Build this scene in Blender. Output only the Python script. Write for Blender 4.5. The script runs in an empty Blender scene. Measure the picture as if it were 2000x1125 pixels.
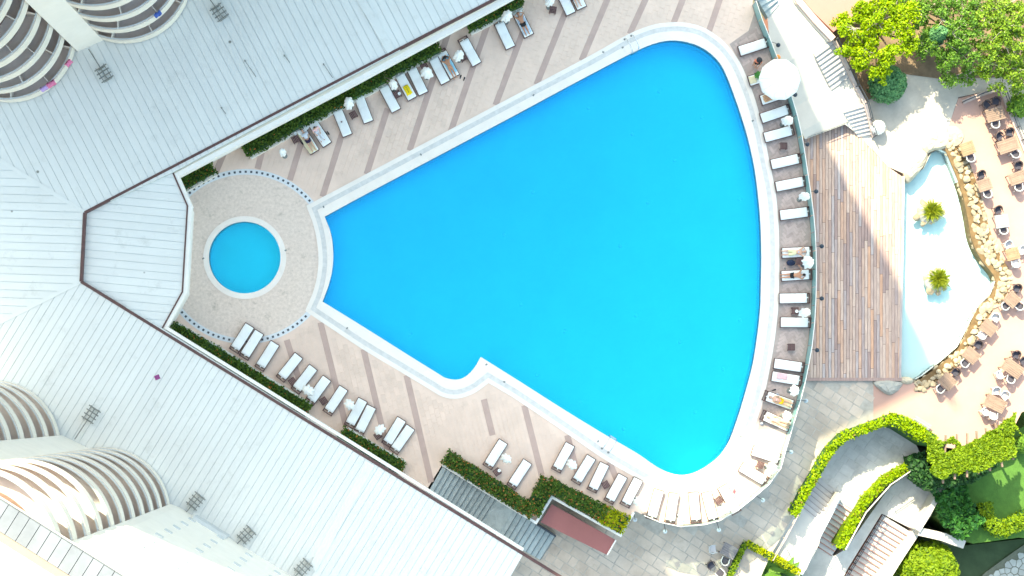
import bpy, bmesh, math, random
from mathutils import Vector, Matrix, noise
from mathutils.geometry import tessellate_polygon
random.seed(7)
R = math.radians
scene = bpy.context.scene
COL = scene.collection

# ------------------------------------------------------------------ camera, sky, sun, exposure
CAM_H = 110.0          # drone height above the pool deck (z = 0)
PPM = 28.0             # photo pixels per metre at deck level
NX, NY = 860.0, 785.0  # the point straight below the drone
cam_data = bpy.data.cameras.new("camera")
cam = bpy.data.objects.new("camera", cam_data); COL.objects.link(cam)
cam.location = (0, 0, CAM_H)
cam_data.sensor_width = 36; cam_data.lens = 36 * PPM * CAM_H / 2000
cam_data.shift_x = (1000 - NX) / 2000; cam_data.shift_y = (NY - 562.5) / 2000
cam_data.clip_end = 2000
scene.camera = cam
SUN_EL = 47.0
SUN_TO = Vector((-0.46, 0.89, 0)).normalized()
world = bpy.data.worlds.new("World"); scene.world = world; world.use_nodes = True
wn = world.node_tree.nodes; wl = world.node_tree.links
sky = wn.new("ShaderNodeTexSky"); sky.sky_type = 'NISHITA'; sky.sun_disc = False
sky.sun_elevation = R(SUN_EL); sky.sun_rotation = math.atan2(SUN_TO.x, SUN_TO.y) % (2 * math.pi)
sky.air_density = 1.1; sky.dust_density = 1.4; sky.ozone_density = 0.4
bg = wn["Background"]; bg.inputs[1].default_value = 0.15
wl.new(sky.outputs[0], bg.inputs[0])
sun_data = bpy.data.lights.new("sun", 'SUN'); sun_data.energy = 2.4; sun_data.angle = R(0.6); sun_data.color = (1, 0.94, 0.84)
sun = bpy.data.objects.new("sun", sun_data); COL.objects.link(sun)
d = Vector((-SUN_TO.x * math.cos(R(SUN_EL)), -SUN_TO.y * math.cos(R(SUN_EL)), -math.sin(R(SUN_EL))))
sun.rotation_euler = d.to_track_quat('-Z', 'Y').to_euler(); sun.location = (-60, 90, 120)
scene.view_settings.view_transform = 'Standard'; scene.view_settings.look = 'None'
scene.view_settings.gamma = 1; scene.view_settings.exposure = 2.2
scene.view_settings.use_white_balance = True; scene.view_settings.white_balance_temperature = 7900; scene.view_settings.white_balance_tint = -5
scene.render.engine = 'CYCLES'
scene.cycles.use_denoising = True
scene.cycles.max_bounces = 6; scene.cycles.transparent_max_bounces = 12
scene.cycles.sample_clamp_indirect = 6

# ------------------------------------------------------------------ helpers
def G(px, py, z=0.0):
    k = (CAM_H - z) / CAM_H / PPM
    return Vector(((px - NX) * k, (NY - py) * k, z))
def GL(pts, z=0.0): return [G(x, y, z) for x, y in pts]
def rnd(a, b): return random.uniform(a, b)

class B:
    def __init__(s): s.v = []; s.f = []; s.m = []
    def face(s, pts, m=0):
        i = len(s.v); s.v += [tuple(p) for p in pts]; s.f.append(tuple(range(i, i + len(pts)))); s.m.append(m); return s
    def box(s, c, size, rot=0, m=0, tilt=None, taper=1.0):
        x, y, z = size[0] / 2, size[1] / 2, size[2] / 2
        M = Matrix.Translation(c) @ Matrix.Rotation(rot, 4, 'Z')
        if tilt: M = M @ Matrix.Rotation(tilt[1], 4, tilt[0])
        i = len(s.v)
        for dz in (-1, 1):
            t = taper if dz > 0 else 1
            for dx, dy in ((-1, -1), (1, -1), (1, 1), (-1, 1)):
                s.v.append(tuple(M @ Vector((dx * x * t, dy * y * t, dz * z))))
        for q in ((3, 2, 1, 0), (4, 5, 6, 7), (0, 1, 5, 4), (1, 2, 6, 5), (2, 3, 7, 6), (3, 0, 4, 7)):
            s.f.append(tuple(i + k for k in q)); s.m.append(m)
        return s
    def prism(s, loops, z0, z1, m=0, ms=None, bottom=False, zf=None):
        ms = m if ms is None else ms
        loops = [[Vector((p[0], p[1], 0)) for p in lp] for lp in loops]
        flat = [p for lp in loops for p in lp]
        tris = tessellate_polygon(loops)
        i = len(s.v); n = len(flat)
        top = (lambda p: zf(p.x, p.y)) if zf else (lambda p: z1)
        s.v += [(p.x, p.y, top(p)) for p in flat]
        for t in tris:
            a, b, c = (flat[k] for k in t)
            if (b - a).cross(c - a).z < 0: t = (t[0], t[2], t[1])
            s.f.append(tuple(i + k for k in t)); s.m.append(m)
            if bottom: s.f.append(tuple(i + n + k for k in reversed(t))); s.m.append(m)
        s.v += [(p.x, p.y, z0) for p in flat]
        o = 0
        for li, lp in enumerate(loops):
            L = len(lp); area = sum(lp[k].x * lp[(k + 1) % L].y - lp[(k + 1) % L].x * lp[k].y for k in range(L))
            ccw = (area > 0) == (li == 0)
            for k in range(L):
                a = i + o + k; b = i + o + (k + 1) % L
                s.f.append((b, a, a + n, b + n) if not ccw else (a, b, b + n, a + n)[::-1]); s.m.append(ms)
            o += L
        return s
    def tube(s, pts, r, n=6, m=0, r2=None):
        pts = [Vector(p) for p in pts]; i = len(s.v); L = len(pts)
        for k, p in enumerate(pts):
            t = (pts[min(k + 1, L - 1)] - pts[max(k - 1, 0)]).normalized()
            u = t.cross(Vector((0, 0, 1)) if abs(t.z) < .9 else Vector((1, 0, 0))).normalized(); w = t.cross(u)
            rr = r if r2 is None else r + (r2 - r) * k / (L - 1)
            for j in range(n):
                a = 2 * math.pi * j / n
                s.v.append(tuple(p + (u * math.cos(a) + w * math.sin(a)) * rr))
        for k in range(L - 1):
            for j in range(n):
                s.f.append((i + k * n + j, i + k * n + (j + 1) % n, i + (k + 1) * n + (j + 1) % n, i + (k + 1) * n + j)); s.m.append(m)
        s.f.append(tuple(i + j for j in reversed(range(n)))); s.m.append(m)
        s.f.append(tuple(i + (L - 1) * n + j for j in range(n))); s.m.append(m)
        return s
    def lathe(s, prof, n=24, c=(0, 0, 0), m=0, closed=False, wob=None):
        # prof: list of (r, z) or (r, z, material of the segment that starts here)
        i = len(s.v); L = len(prof); c = Vector(c)
        for k in range(n):
            a = 2 * math.pi * k / n
            for q, p in enumerate(prof):
                r = p[0] * (wob(a, q) if wob else 1)
                s.v.append((c.x + r * math.cos(a), c.y + r * math.sin(a), c.z + p[1]))
        for k in range(n):
            k2 = (k + 1) % n
            for q in range(L if closed else L - 1):
                q2 = (q + 1) % L
                s.f.append((i + k * L + q, i + k2 * L + q, i + k2 * L + q2, i + k * L + q2))
                s.m.append(prof[q][2] if len(prof[q]) > 2 else m)
        return s
    def ball(s, c, rad, n=10, k=6, m=0, jit=0, seed=0):
        c = Vector(c); i = len(s.v); rx, ry, rz = rad if hasattr(rad, '__len__') else (rad,) * 3
        rng = random.Random(seed)
        s.v.append((c.x, c.y, c.z - rz))
        for a in range(1, k):
            th = math.pi * a / k
            for b in range(n):
                ph = 2 * math.pi * b / n; j = 1 + rng.uniform(-jit, jit)
                s.v.append((c.x + rx * j * math.sin(th) * math.cos(ph), c.y + ry * j * math.sin(th) * math.sin(ph), c.z - rz * j * math.cos(th)))
        s.v.append((c.x, c.y, c.z + rz)); e = len(s.v) - 1
        for b in range(n):
            s.f.append((i, i + 1 + (b + 1) % n, i + 1 + b)); s.m.append(m)
            s.f.append((e, i + 1 + (k - 2) * n + b, i + 1 + (k - 2) * n + (b + 1) % n)); s.m.append(m)
        for a in range(k - 2):
            for b in range(n):
                s.f.append((i + 1 + a * n + b, i + 1 + a * n + (b + 1) % n, i + 1 + (a + 1) * n + (b + 1) % n, i + 1 + (a + 1) * n + b)); s.m.append(m)
        return s
    def mesh(s, name, mats, smooth=False):
        me = bpy.data.meshes.new(name); me.from_pydata(s.v, [], s.f)
        for x in (mats if isinstance(mats, (list, tuple)) else [mats]): me.materials.append(x)
        me.polygons.foreach_set("material_index", s.m)
        if smooth: me.polygons.foreach_set("use_smooth", [True] * len(s.f))
        me.update(); return me
    def build(s, name, mats, parent=None, smooth=False, **kw):
        return put(name, s.mesh(name, mats, smooth), parent, **kw)

def put(name, me, parent=None, loc=(0, 0, 0), rz=0, label=None, cat=None, group=None, kind=None, scale=None):
    o = bpy.data.objects.new(name, me); COL.objects.link(o)
    o.location = loc; o.rotation_euler = (0, 0, rz)
    if scale: o.scale = scale
    if parent: o.parent = parent
    tag(o, label, cat, group, kind); return o
def tag(o, label=None, cat=None, group=None, kind=None):
    if label: o["label"] = label
    if cat: o["category"] = cat
    if group: o["group"] = group
    if kind: o["kind"] = kind
    return o
def thing(name, label, cat, loc=(0, 0, 0), rz=0, group=None):
    return put(name, None, None, loc, rz, label, cat, group)
def copy_tree(o, parent=None, loc=None, rz=None, label=None, cat=None, group=None):
    c = o.copy(); COL.objects.link(c); c.parent = parent
    if loc is not None: c.location = loc
    if rz is not None: c.rotation_euler = (0, 0, rz)
    tag(c, label, cat, group)
    for ch in [x for x in o.children]: copy_tree(ch, c)
    return c
def remove_tree(o):
    for ch in list(o.children): remove_tree(ch)
    bpy.data.objects.remove(o)

def mat(name, col, rough=0.7, var=0.08, scale=2.0, rand=0.0, bump=0.0, bscale=None, col2=None, spec=0.4, metal=0.0, detail=5, stretch=None, stretch_rot=0.0, alpha=None, dirt=0.0, dscale=1.3, speck=0.0):
    m = bpy.data.materials.new(name); m.use_nodes = True
    n = m.node_tree.nodes; l = m.node_tree.links; p = n["Principled BSDF"]
    p.inputs["Roughness"].default_value = rough; p.inputs["Specular IOR Level"].default_value = spec; p.inputs["Metallic"].default_value = metal
    geo = n.new("ShaderNodeNewGeometry"); vec = geo.outputs["Position"]
    if stretch:
        mp = n.new("ShaderNodeMapping"); mp.inputs["Scale"].default_value = stretch; mp.inputs["Rotation"].default_value = (0, 0, stretch_rot)
        mp.vector_type = 'TEXTURE' if False else 'POINT'
        l.new(vec, mp.inputs[0]); vec = mp.outputs[0]
    nz = n.new("ShaderNodeTexNoise"); nz.inputs["Scale"].default_value = scale; nz.inputs["Detail"].default_value = detail
    nz.inputs["Roughness"].default_value = 0.65
    l.new(vec, nz.inputs["Vector"])
    rp = n.new("ShaderNodeValToRGB"); rp.color_ramp.elements[0].position = 0.3; rp.color_ramp.elements[1].position = 0.7
    c2 = col2 or tuple(min(1, c * (1 + var)) for c in col)
    c1 = tuple(c * (1 - var) for c in col) if not col2 else col
    rp.color_ramp.elements[0].color = (*c1, 1); rp.color_ramp.elements[1].color = (*c2, 1)
    l.new(nz.outputs["Fac"], rp.inputs[0]); out = rp.outputs[0]
    if dirt:
        nd = n.new("ShaderNodeTexNoise"); nd.inputs["Scale"].default_value = dscale; nd.inputs["Detail"].default_value = 8; nd.inputs["Roughness"].default_value = 0.75
        l.new(geo.outputs["Position"], nd.inputs["Vector"])
        rd = n.new("ShaderNodeValToRGB"); rd.color_ramp.elements[0].position = .56; rd.color_ramp.elements[1].position = .74
        rd.color_ramp.elements[0].color = (1, 1, 1, 1); rd.color_ramp.elements[1].color = (1 - dirt, 1 - dirt * 1.02, 1 - dirt * 1.1, 1)
        l.new(nd.outputs["Fac"], rd.inputs[0])
        md = n.new("ShaderNodeVectorMath"); md.operation = 'MULTIPLY'; l.new(out, md.inputs[0]); l.new(rd.outputs[0], md.inputs[1]); out = md.outputs[0]
    if speck:
        vo = n.new("ShaderNodeTexVoronoi"); vo.inputs["Scale"].default_value = .38; l.new(geo.outputs["Position"], vo.inputs["Vector"])
        rs = n.new("ShaderNodeValToRGB"); rs.color_ramp.elements[0].position = speck * .6; rs.color_ramp.elements[1].position = speck
        rs.color_ramp.elements[0].color = (.30, .30, .28, 1); rs.color_ramp.elements[1].color = (1, 1, 1, 1); l.new(vo.outputs["Distance"], rs.inputs[0])
        ms = n.new("ShaderNodeVectorMath"); ms.operation = 'MULTIPLY'; l.new(out, ms.inputs[0]); l.new(rs.outputs[0], ms.inputs[1]); out = ms.outputs[0]
    if rand:
        oi = n.new("ShaderNodeObjectInfo"); mr = n.new("ShaderNodeMapRange")
        mr.inputs[3].default_value = 1 - rand; mr.inputs[4].default_value = 1 + rand
        l.new(oi.outputs["Random"], mr.inputs[0])
        mx = n.new("ShaderNodeVectorMath"); mx.operation = 'SCALE'
        l.new(out, mx.inputs[0]); l.new(mr.outputs[0], mx.inputs["Scale"]); out = mx.outputs[0]
    l.new(out, p.inputs["Base Color"])
    if bump:
        nb = n.new("ShaderNodeTexNoise"); nb.inputs["Scale"].default_value = bscale or scale * 6; nb.inputs["Detail"].default_value = 4
        l.new(vec, nb.inputs["Vector"])
        bp = n.new("ShaderNodeBump"); bp.inputs["Strength"].default_value = bump; bp.inputs["Distance"].default_value = 0.02
        l.new(nb.outputs["Fac"], bp.inputs["Height"]); l.new(bp.outputs[0], p.inputs["Normal"])
    return m

def inside(p, poly):
    x, y = p[0], p[1]; c = False; j = len(poly) - 1
    for i in range(len(poly)):
        xi, yi = poly[i][0], poly[i][1]; xj, yj = poly[j][0], poly[j][1]
        if (yi > y) != (yj > y) and x < (xj - xi) * (y - yi) / (yj - yi) + xi: c = not c
        j = i
    return c
def offset(poly, dist):   # outward for dist > 0, whatever the winding
    n = len(poly); P = [Vector((p[0], p[1])) for p in poly]
    area = sum(P[i].x * P[(i + 1) % n].y - P[(i + 1) % n].x * P[i].y for i in range(n)); sg = 1 if area > 0 else -1
    out = []
    for i in range(n):
        a = (P[i] - P[i - 1]).normalized(); b = (P[(i + 1) % n] - P[i]).normalized()
        na = Vector((a.y, -a.x)) * sg; nb = Vector((b.y, -b.x)) * sg
        h = (na + nb)
        if h.length < 1e-6: h = na
        h.normalize(); k = dist / max(0.4, h.dot(na))
        out.append(Vector((P[i].x + h.x * k, P[i].y + h.y * k, 0)))
    return out
def clip(poly, p, nrm):   # keep the side where (x-p).nrm >= 0
    out = []
    for i in range(len(poly)):
        a = poly[i]; b = poly[(i + 1) % len(poly)]
        da = (a - p).dot(nrm); db = (b - p).dot(nrm)
        if da >= 0: out.append(a)
        if (da >= 0) != (db >= 0): out.append(a + (b - a) * (da / (da - db)))
    return out
def smooth_path(pts, n=4, closed=False):
    out = []; L = len(pts)
    P = [Vector((*p, 0)) if len(p) == 2 else Vector(p) for p in pts]
    for i in range(L if closed else L - 1):
        g = (lambda k: P[k % L]) if closed else (lambda k: P[max(0, min(L - 1, k))])
        a, b, c, e = g(i - 1), g(i), g(i + 1), g(i + 2)
        for k in range(n):
            t = k / n
            out.append(0.5 * ((2 * b) + (c - a) * t + (2 * a - 5 * b + 4 * c - e) * t * t + (3 * b - a - 3 * c + e) * t ** 3))
    if not closed: out.append(P[-1])
    return out

# ------------------------------------------------------------------ materials of the setting
M = {}
M['deck'] = mat('deck_paver', (0.74, 0.55, 0.45), 0.75, 0.07, 0.7, rand=0.05, bump=0.15, dirt=.14, dscale=.9)
M['band'] = mat('band_paver', (0.50, 0.345, 0.295), 0.75, 0.08, 1.2, bump=0.15)
M['brick'] = mat('herringbone_brick', (0.47, 0.36, 0.325), 0.8, 0.12, 1.5, rand=0.14, bump=0.2)
M['mortar'] = mat('mortar', (0.42, 0.335, 0.30), 0.9, 0.1, 3)
M['marble'] = mat('white_marble', (0.84, 0.745, 0.67), 0.45, 0.05, 0.6, bump=0.02, dirt=.12, dscale=1.6)
M['drain'] = mat('drain_grate', (0.64, 0.60, 0.57), 0.5, 0.12, 3.0)
M['pebble'] = mat('pebble_wash', (0.64, 0.50, 0.42), 0.85, 0.10, 5.0, bump=0.3, col2=(0.82, 0.665, 0.57), dirt=.42, dscale=1.1)
M['dark_tile'] = mat('dark_tile', (0.07, 0.075, 0.085), 0.5, 0.1, 8)
M['white_tile'] = mat('white_tile', (0.68, 0.68, 0.69), 0.5, 0.05, 8)
M['roof'] = mat('roof_sheet', (0.675, 0.68, 0.665), 0.5, 0.035, 0.35, rand=0.022, dirt=.17, dscale=.9, speck=.045)
M['roof_gap'] = mat('roof_seam', (0.58, 0.615, 0.615), 0.7, 0.1, 1)
M['gutter'] = mat('brown_gutter', (0.10, 0.048, 0.045), 0.5, 0.15, 2)
M['fascia'] = mat('white_render', (0.80, 0.755, 0.71), 0.7, 0.04, 0.8)
M['cream'] = mat('cream_render', (0.74, 0.68, 0.61), 0.75, 0.04, 0.6)
M['balcony_floor'] = mat('balcony_floor', (0.72, 0.67, 0.64), 0.8, 0.08, 1)
M['brown_wall'] = mat('brown_door_wall', (0.30, 0.17, 0.12), 0.6, 0.25, 2)
M['rail'] = mat('pale_rail', (0.62, 0.68, 0.72), 0.35, 0.05, 2, metal=0.3)
M['pool_tile'] = mat('pool_tile', (0.66, 0.93, 0.97), 0.4, 0.03, 0.25)
M['steel'] = mat('steel', (0.6, 0.62, 0.64), 0.25, 0.03, 2, metal=0.9)
M['iron'] = mat('dark_iron', (0.045, 0.055, 0.07), 0.5, 0.2, 5)
M['grey_metal'] = mat('weathered_metal', (0.22, 0.23, 0.22), 0.5, 0.2, 5, metal=0.4)

def water_mat(name, dens, col, floor_rough=0.03, bump=0.25):
    m = bpy.data.materials.new(name); m.use_nodes = True
    n = m.node_tree.nodes; l = m.node_tree.links; n.clear()
    out = n.new("ShaderNodeOutputMaterial"); mx = n.new("ShaderNodeMixShader"); tr = n.new("ShaderNodeBsdfTransparent"); gl = n.new("ShaderNodeBsdfGlossy")
    fr = n.new("ShaderNodeFresnel"); fr.inputs["IOR"].default_value = 1.22; gl.inputs["Roughness"].default_value = floor_rough
    geo = n.new("ShaderNodeNewGeometry"); w = n.new("ShaderNodeTexNoise"); w.inputs["Scale"].default_value = 2.2; w.inputs["Detail"].default_value = 6
    mp = n.new("ShaderNodeMapping"); mp.inputs["Scale"].default_value = (0.7, 2.0, 1); l.new(geo.outputs["Position"], mp.inputs[0]); l.new(mp.outputs[0], w.inputs["Vector"])
    b = n.new("ShaderNodeBump"); b.inputs["Strength"].default_value = bump; b.inputs["Distance"].default_value = 0.05
    l.new(w.outputs["Fac"], b.inputs["Height"]); l.new(b.outputs[0], gl.inputs["Normal"]); l.new(b.outputs[0], fr.inputs["Normal"])
    l.new(fr.outputs[0], mx.inputs[0]); l.new(tr.outputs[0], mx.inputs[1]); l.new(gl.outputs[0], mx.inputs[2]); l.new(mx.outputs[0], out.inputs["Surface"])
    va = n.new("ShaderNodeVolumeAbsorption"); va.inputs["Color"].default_value = (*col, 1); va.inputs["Density"].default_value = dens
    l.new(va.outputs[0], out.inputs["Volume"])
    return m
M['pool_water'] = water_mat('pool_water', 2.6, (0.0, 0.958, 0.999))
M['pond_water'] = water_mat('pond_water', 0.3, (0.2, 0.86, 0.97))
# ------------------------------------------------------------------ pools and deck
POOL = [(634,423),(700,387),(800,334),(900,281),(1000,228),(1100,174),(1200,121),(1250,96),(1287,82.5),(1320,79),(1355,86),(1382,100),(1405,122),(1420,150),(1437,195),(1452,240),(1463.5,281),(1474,331),(1481,386),(1485.5,441),(1487,506),(1486,562),(1485,599.5),(1480,649),(1470,712),(1455,769),(1442,812),(1431,844),(1422,866),(1405,891),(1380,911),(1357,923),(1335,928),(1312,925),(1285,913),(1250,889),(1215,868),(1175,845),(1100,799),(1020,748),(939,697),(930,713),(919,727),(905,738),(889,741.5),(870,738),(858,731),(800,695),(700,632),(630,589),(641,560),(648,530),(650.5,500),(649,470),(643,445)]
COPING = [(598,402),(800,295),(1000,189),(1150,110),(1225,68),(1270,50),(1300,44.5),(1335,44),(1370,52),(1400,70),(1422,90),(1445,122),(1462,160),(1475,195),(1490,250),(1500,303),(1509,345),(1516,385),(1520.5,440),(1522,500),(1521.5,550),(1519,612),(1510,682),(1497,752),(1485,800),(1470,844),(1459,880),(1435,909),(1400,941),(1370,956),(1335,961.5),(1310,960),(1280,953),(1252,939),(1212,916),(1175,894),(1107,847),(1000,775),(954,748),(936,762),(912,774),(887,779),(862,774),(840,761),(775,722),(700,677),(610,617),(596,607),(610,575),(619,540),(622,505),(618,465),(609,430)]
WATER_Z = -0.12
pool = smooth_path([G(*p) for p in POOL], 1, True); pool = [Vector((p.x, p.y, 0)) for p in pool]
def refine(pts, sharp):   # catmull-rom through the points except near sharp corners
    out = []; L = len(pts)
    sm = smooth_path(pts, 3, True)
    for i in range(L):
        if i in sharp or (i + 1) % L in sharp: out.append(Vector((*pts[i], 0)))
        else: out += sm[i * 3:i * 3 + 3]
    return out
pool = [G(p.x, p.y) for p in refine(POOL, {0, 40, 49})]
coping = [G(p.x, p.y) for p in refine(COPING, {0, 38, 46, 47})]
SC = G(478, 503); SR = 70 / PPM; SRC = 81 / PPM          # small round pool
CC = G(480, 501); CRO = 171 / PPM; CRI = 160 / PPM        # round terrace with the tile border
def circ(c, r, n=64): return [Vector((c.x + r * math.cos(2 * math.pi * k / n), c.y + r * math.sin(2 * math.pi * k / n), 0)) for k in range(n)]

EDGE = [(1480,-60),(1470,10),(1488,60),(1510,118),(1526,160),(1540,198),(1553,245),(1561,285),(1570,345),(1579,406),(1584,456),(1586,510),(1586,562),(1584,615),(1580,662),(1574,700),(1567,737),(1559,770),(1549,805),(1540,836),(1530,868),(1520,905),(1512,927),(1495,944),(1465,970),(1435,994),(1400,1014),(1370,1022),(1325,1026),(1295,1021),(1262,1008),(1240,998)]
EDGE = [(p.x, p.y) for p in smooth_path(EDGE, 3)]
DECK = [(300,300),(960,-60)] + EDGE + [(1212,1044),(1078,969),(1047,1019),(1000,991),(864,907),(830,962),(300,650)]
deckpoly = GL(DECK)
b = B(); b.prism([deckpoly, offset(coping, -0.02), circ(CC, CRI)], -6, -0.012, 0, 1)
deck = b.build('pool_deck', [M['deck'], M['fascia']], kind='structure', label='beige paved terrace around the big pool')

b = B(); b.prism([circ(CC, CRI + .01), circ(SC, SRC - .02)], -3, -0.004, 0)
put_round = b.build('round_terrace', [M['pebble']], kind='structure')
cop = B(); inner_ring = offset(coping, -0.30); drain_in = offset(coping, -0.62)
cop.prism([coping, inner_ring], -0.6, 0.03, 0)
coping_obj = cop.build('pool_coping', [M['marble']], kind='structure')
B().prism([inner_ring, drain_in], -0.6, 0.012, 0).build('drain_channel', [M['drain']], coping_obj)
B().prism([drain_in, pool], -0.6, 0.026, 0).build('inner_coping', [M['marble']], coping_obj)
# basin: sloped floor, shallow at the lower right
pa = G(700, 430); pb = G(1420, 800); ax = (pb - pa).normalized(); ln = (pb - pa).length
def floor_z(x, y):
    t = max(0, min(1, ((Vector((x, y, 0)) - pa).dot(ax)) / ln))
    t = t * t * (3 - 2 * t)
    return -1.62 + 0.22 * t
bs = B(); n = len(pool)
for i in range(n):
    a, c = pool[i], pool[(i + 1) % n]
    bs.face([(a.x, a.y, 0.0), (c.x, c.y, 0.0), (c.x, c.y, -2.3), (a.x, a.y, -2.3)])
step = 0.4
x0, x1 = min(p.x for p in pool) - 1, max(p.x for p in pool) + 1; y0, y1 = min(p.y for p in pool) - 1, max(p.y for p in pool) + 1
nx = int((x1 - x0) / step) + 1; ny = int((y1 - y0) / step) + 1
pin = offset(pool, .9)
for i in range(nx):
    for j in range(ny):
        q = [(x0 + (i + a) * step, y0 + (j + c) * step) for a, c in ((0, 0), (1, 0), (1, 1), (0, 1))]
        if any(inside(p, pin) for p in q): bs.face([(x, y, floor_z(x, y)) for x, y in q])
basin = bs.build('pool_basin', [M['pool_tile']], kind='structure')
lamp_me = B().lathe([(.001, .03), (.10, .03), (.13, 0)], 12).mesh('floor_light', mat('floor_light_lens', (.95, .97, .97), .3, .01, 3))
for (x, y) in [(1041,374),(1288,177),(1236,261),(1371,228),(1318,312),(1266,395),(1212,480),(1018,594),(1104,647),(1243,616),(1328,668),(1049,732),(1134,785),(1218,838),(1358,805),(1413,721),(1446,625),(1446,389),(1150,210),(985,458),(800,652),(802,650)][:21]:
    p = G(x, y, -1.3); put('floor_light', lamp_me, basin, (p.x, p.y, floor_z(p.x, p.y) + .005))
wat = B(); wat.prism([offset(pool, 0.01)], -2.6, WATER_Z, 0, bottom=True)
wat.build('pool_water', [M['pool_water']], kind='structure', label='bright blue water of the big pool')
B().prism([circ(SC, SRC), circ(SC, SR)], -0.6, 0.03).build('round_pool_coping', [M['marble']], kind='structure')
bs = B(); cs = circ(SC, SR)
for i in range(64):
    a, c = cs[i], cs[(i + 1) % 64]; bs.face([(a.x, a.y, 0), (c.x, c.y, 0), (c.x, c.y, -1.2), (a.x, a.y, -1.2)])
bs.face([(p.x, p.y, -1.1) for p in circ(SC, SR + .05)])
bs.build('round_pool_basin', [M['pool_tile']], kind='structure')
B().prism([circ(SC, SR + .01)], -1.4, WATER_Z, bottom=True).build('round_pool_water', [M['pool_water']], kind='structure')

# tile border of the round terrace: dark squares in a pale ring
ring = B(); ring.prism([circ(CC, CRO), circ(CC, CRI + .0)], -0.5, 0.0)
ring_o = ring.build('tile_border', [M['white_tile']], put_round)
sq = B().box((0, 0, 0.006), (.15, .15, .012)).mesh('dark_square', M['dark_tile'])
for k in range(96):
    a = 2 * math.pi * k / 96; p = (CC.x + math.cos(a) * (CRO + CRI) / 2, CC.y + math.sin(a) * (CRO + CRI) / 2, 0)
    px = NX + p[0] * PPM; py = NY - p[1] * PPM
    if inside((px, py), [(330,350),(366,402),(357,570),(316,640),(200,500)]) or px > 606 or px < 352: continue
    put('dark_square', sq, ring_o, p, a)

# bands of darker pavers
bands_u = [(442,288,420,340),(519,268,503,330),(600,240,566,352),(675,240,630,384),(757,212,716,340),(877,59,800,294),(955,40,880,258),(1028,45,968,205),(1118,-10,1048,165),(1190,-10,1136,118),(1265,-10,1230,66),(1337,-10,1316,44),(1409,-10,1385,60)]
bands_l = [(560,664,585,745),(626,630,680,850),(710,682,757,880),(794,733,842,942),(945,780,962,850),(1024,792,1058,928),(1108,850,1128,925),(1190,902,1212,955)]
def strip(x0, y0, x1, y1, w, z0, z1, m=0, bb=None):
    a, c = G(x0, y0), G(x1, y1); t = (c - a).normalized(); s = Vector((-t.y, t.x, 0)) * w / 2
    bb = bb or B(); bb.prism([[a - s, c - s, c + s, a + s]], z0, z1, m); return bb
band_lines = []
for k, q in enumerate(bands_u + bands_l):
    strip(*q, 0.42, -0.1, 0.004).build('paving_band', [M['band']], deck)
    band_lines.append((G(q[0], q[1]), G(q[2], q[3])))

# pavers between the bands
tile_me = {}
def tiles(poly, holes, dirv, tl0, tw0, gap, names, mats, parent, limit, z=0.0, rowshift=0.5, hgt=0.03, avoid=None, seed=1, near=None, vary=0):
    rng = random.Random(seed); u = Vector((dirv[0], -dirv[1], 0)).normalized(); v = Vector((-u.y, u.x, 0))
    us = [p.dot(u) for p in poly]; vs = [p.dot(v) for p in poly]; res = []
    j = 0; vv = min(vs)
    while vv < max(vs):
        tw = tw0 * (1 + rng.uniform(-vary, vary))
        uu = min(us) - (rowshift * tl0 if j % 2 else 0)
        while uu < max(us):
            tl = tl0 * (1 + rng.uniform(-vary, vary) * 1.3)
            c = u * (uu + tl / 2) + v * (vv + tw / 2)
            ok = True
            for sx in (-.5, .5):
                for sy in (-.5, .5):
                    q = c + u * sx * tl + v * sy * tw
                    if not inside(q, poly) or any(inside(q, h) for h in holes): ok = False; break
                if not ok: break
            if ok and avoid and avoid(c): ok = False
            if ok: res.append((c, tl, tw))
            uu += tl
        vv += tw; j += 1
    if near: res.sort(key=lambda c: (c[0] - near).length)
    ang = math.atan2(u.y, u.x)
    me = B().box((0, 0, -hgt / 2), (tl0 - gap, tw0 - gap, hgt), taper=0.97).mesh(names[0], mats)
    rest = B()
    for k, (c, tl, tw) in enumerate(res):
        dz = z + rng.uniform(-.003, .003)
        if k < limit: put(names[0], me, parent, (c.x, c.y, dz), ang, scale=((tl - gap) / (tl0 - gap), (tw - gap) / (tw0 - gap), 1))
        else: rest.box((c.x, c.y, dz - hgt / 2), (tl - gap, tw - gap, hgt), ang)
    if rest.v: rest.build(names[1], mats, parent, kind='stuff')
    return len(res)
def near_band(c):
    for a, e in band_lines:
        t = (e - a).normalized(); w = c - a; s = w.dot(t)
        if -.2 < s < (e - a).length + .2 and abs(w.x * t.y - w.y * t.x) < .36: return True
    return False
HERR = GL([(1425,86),(1462,60),(1475,20),(1488,60),(1510,118),(1540,198),(1561,285),(1570,345),(1579,406),(1586,510),(1584,615),(1574,700),(1559,770),(1549,805),(1540,836),(1480,840),(1497,752),(1510,682),(1519,612),(1522,530),(1521,450),(1516,385),(1500,303),(1490,250),(1475,195),(1462,160),(1445,122)])
B().prism([HERR], -0.1, -0.002).build('mortar_bed', [M['mortar']], deck)
holes = [offset(coping, .03), circ(CC, CRO + .03)]
up_poly = GL([(300,300),(960,-60),(1476,-60),(1470,10),(1462,55),(1420,95),(1445,122),(1000,260),(598,402),(300,480)])
lo_poly = GL([(300,650),(300,560),(596,608),(960,700),(1107,846),(1260,935),(1258,985),(1236,1000),(1080,940),(1047,1010),(864,907),(830,958)])
tiles(up_poly, holes, (-0.316, 0.949), .62, .34, .025, ('paver', 'pavers'), M['deck'], deck, 150, 0.004, avoid=near_band, seed=2, near=G(800,230))
tiles(lo_poly, holes, (0.243, 0.97), .62, .34, .025, ('paver', 'pavers'), M['deck'], deck, 150, 0.004, avoid=near_band, seed=3, near=G(760,760))
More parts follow.
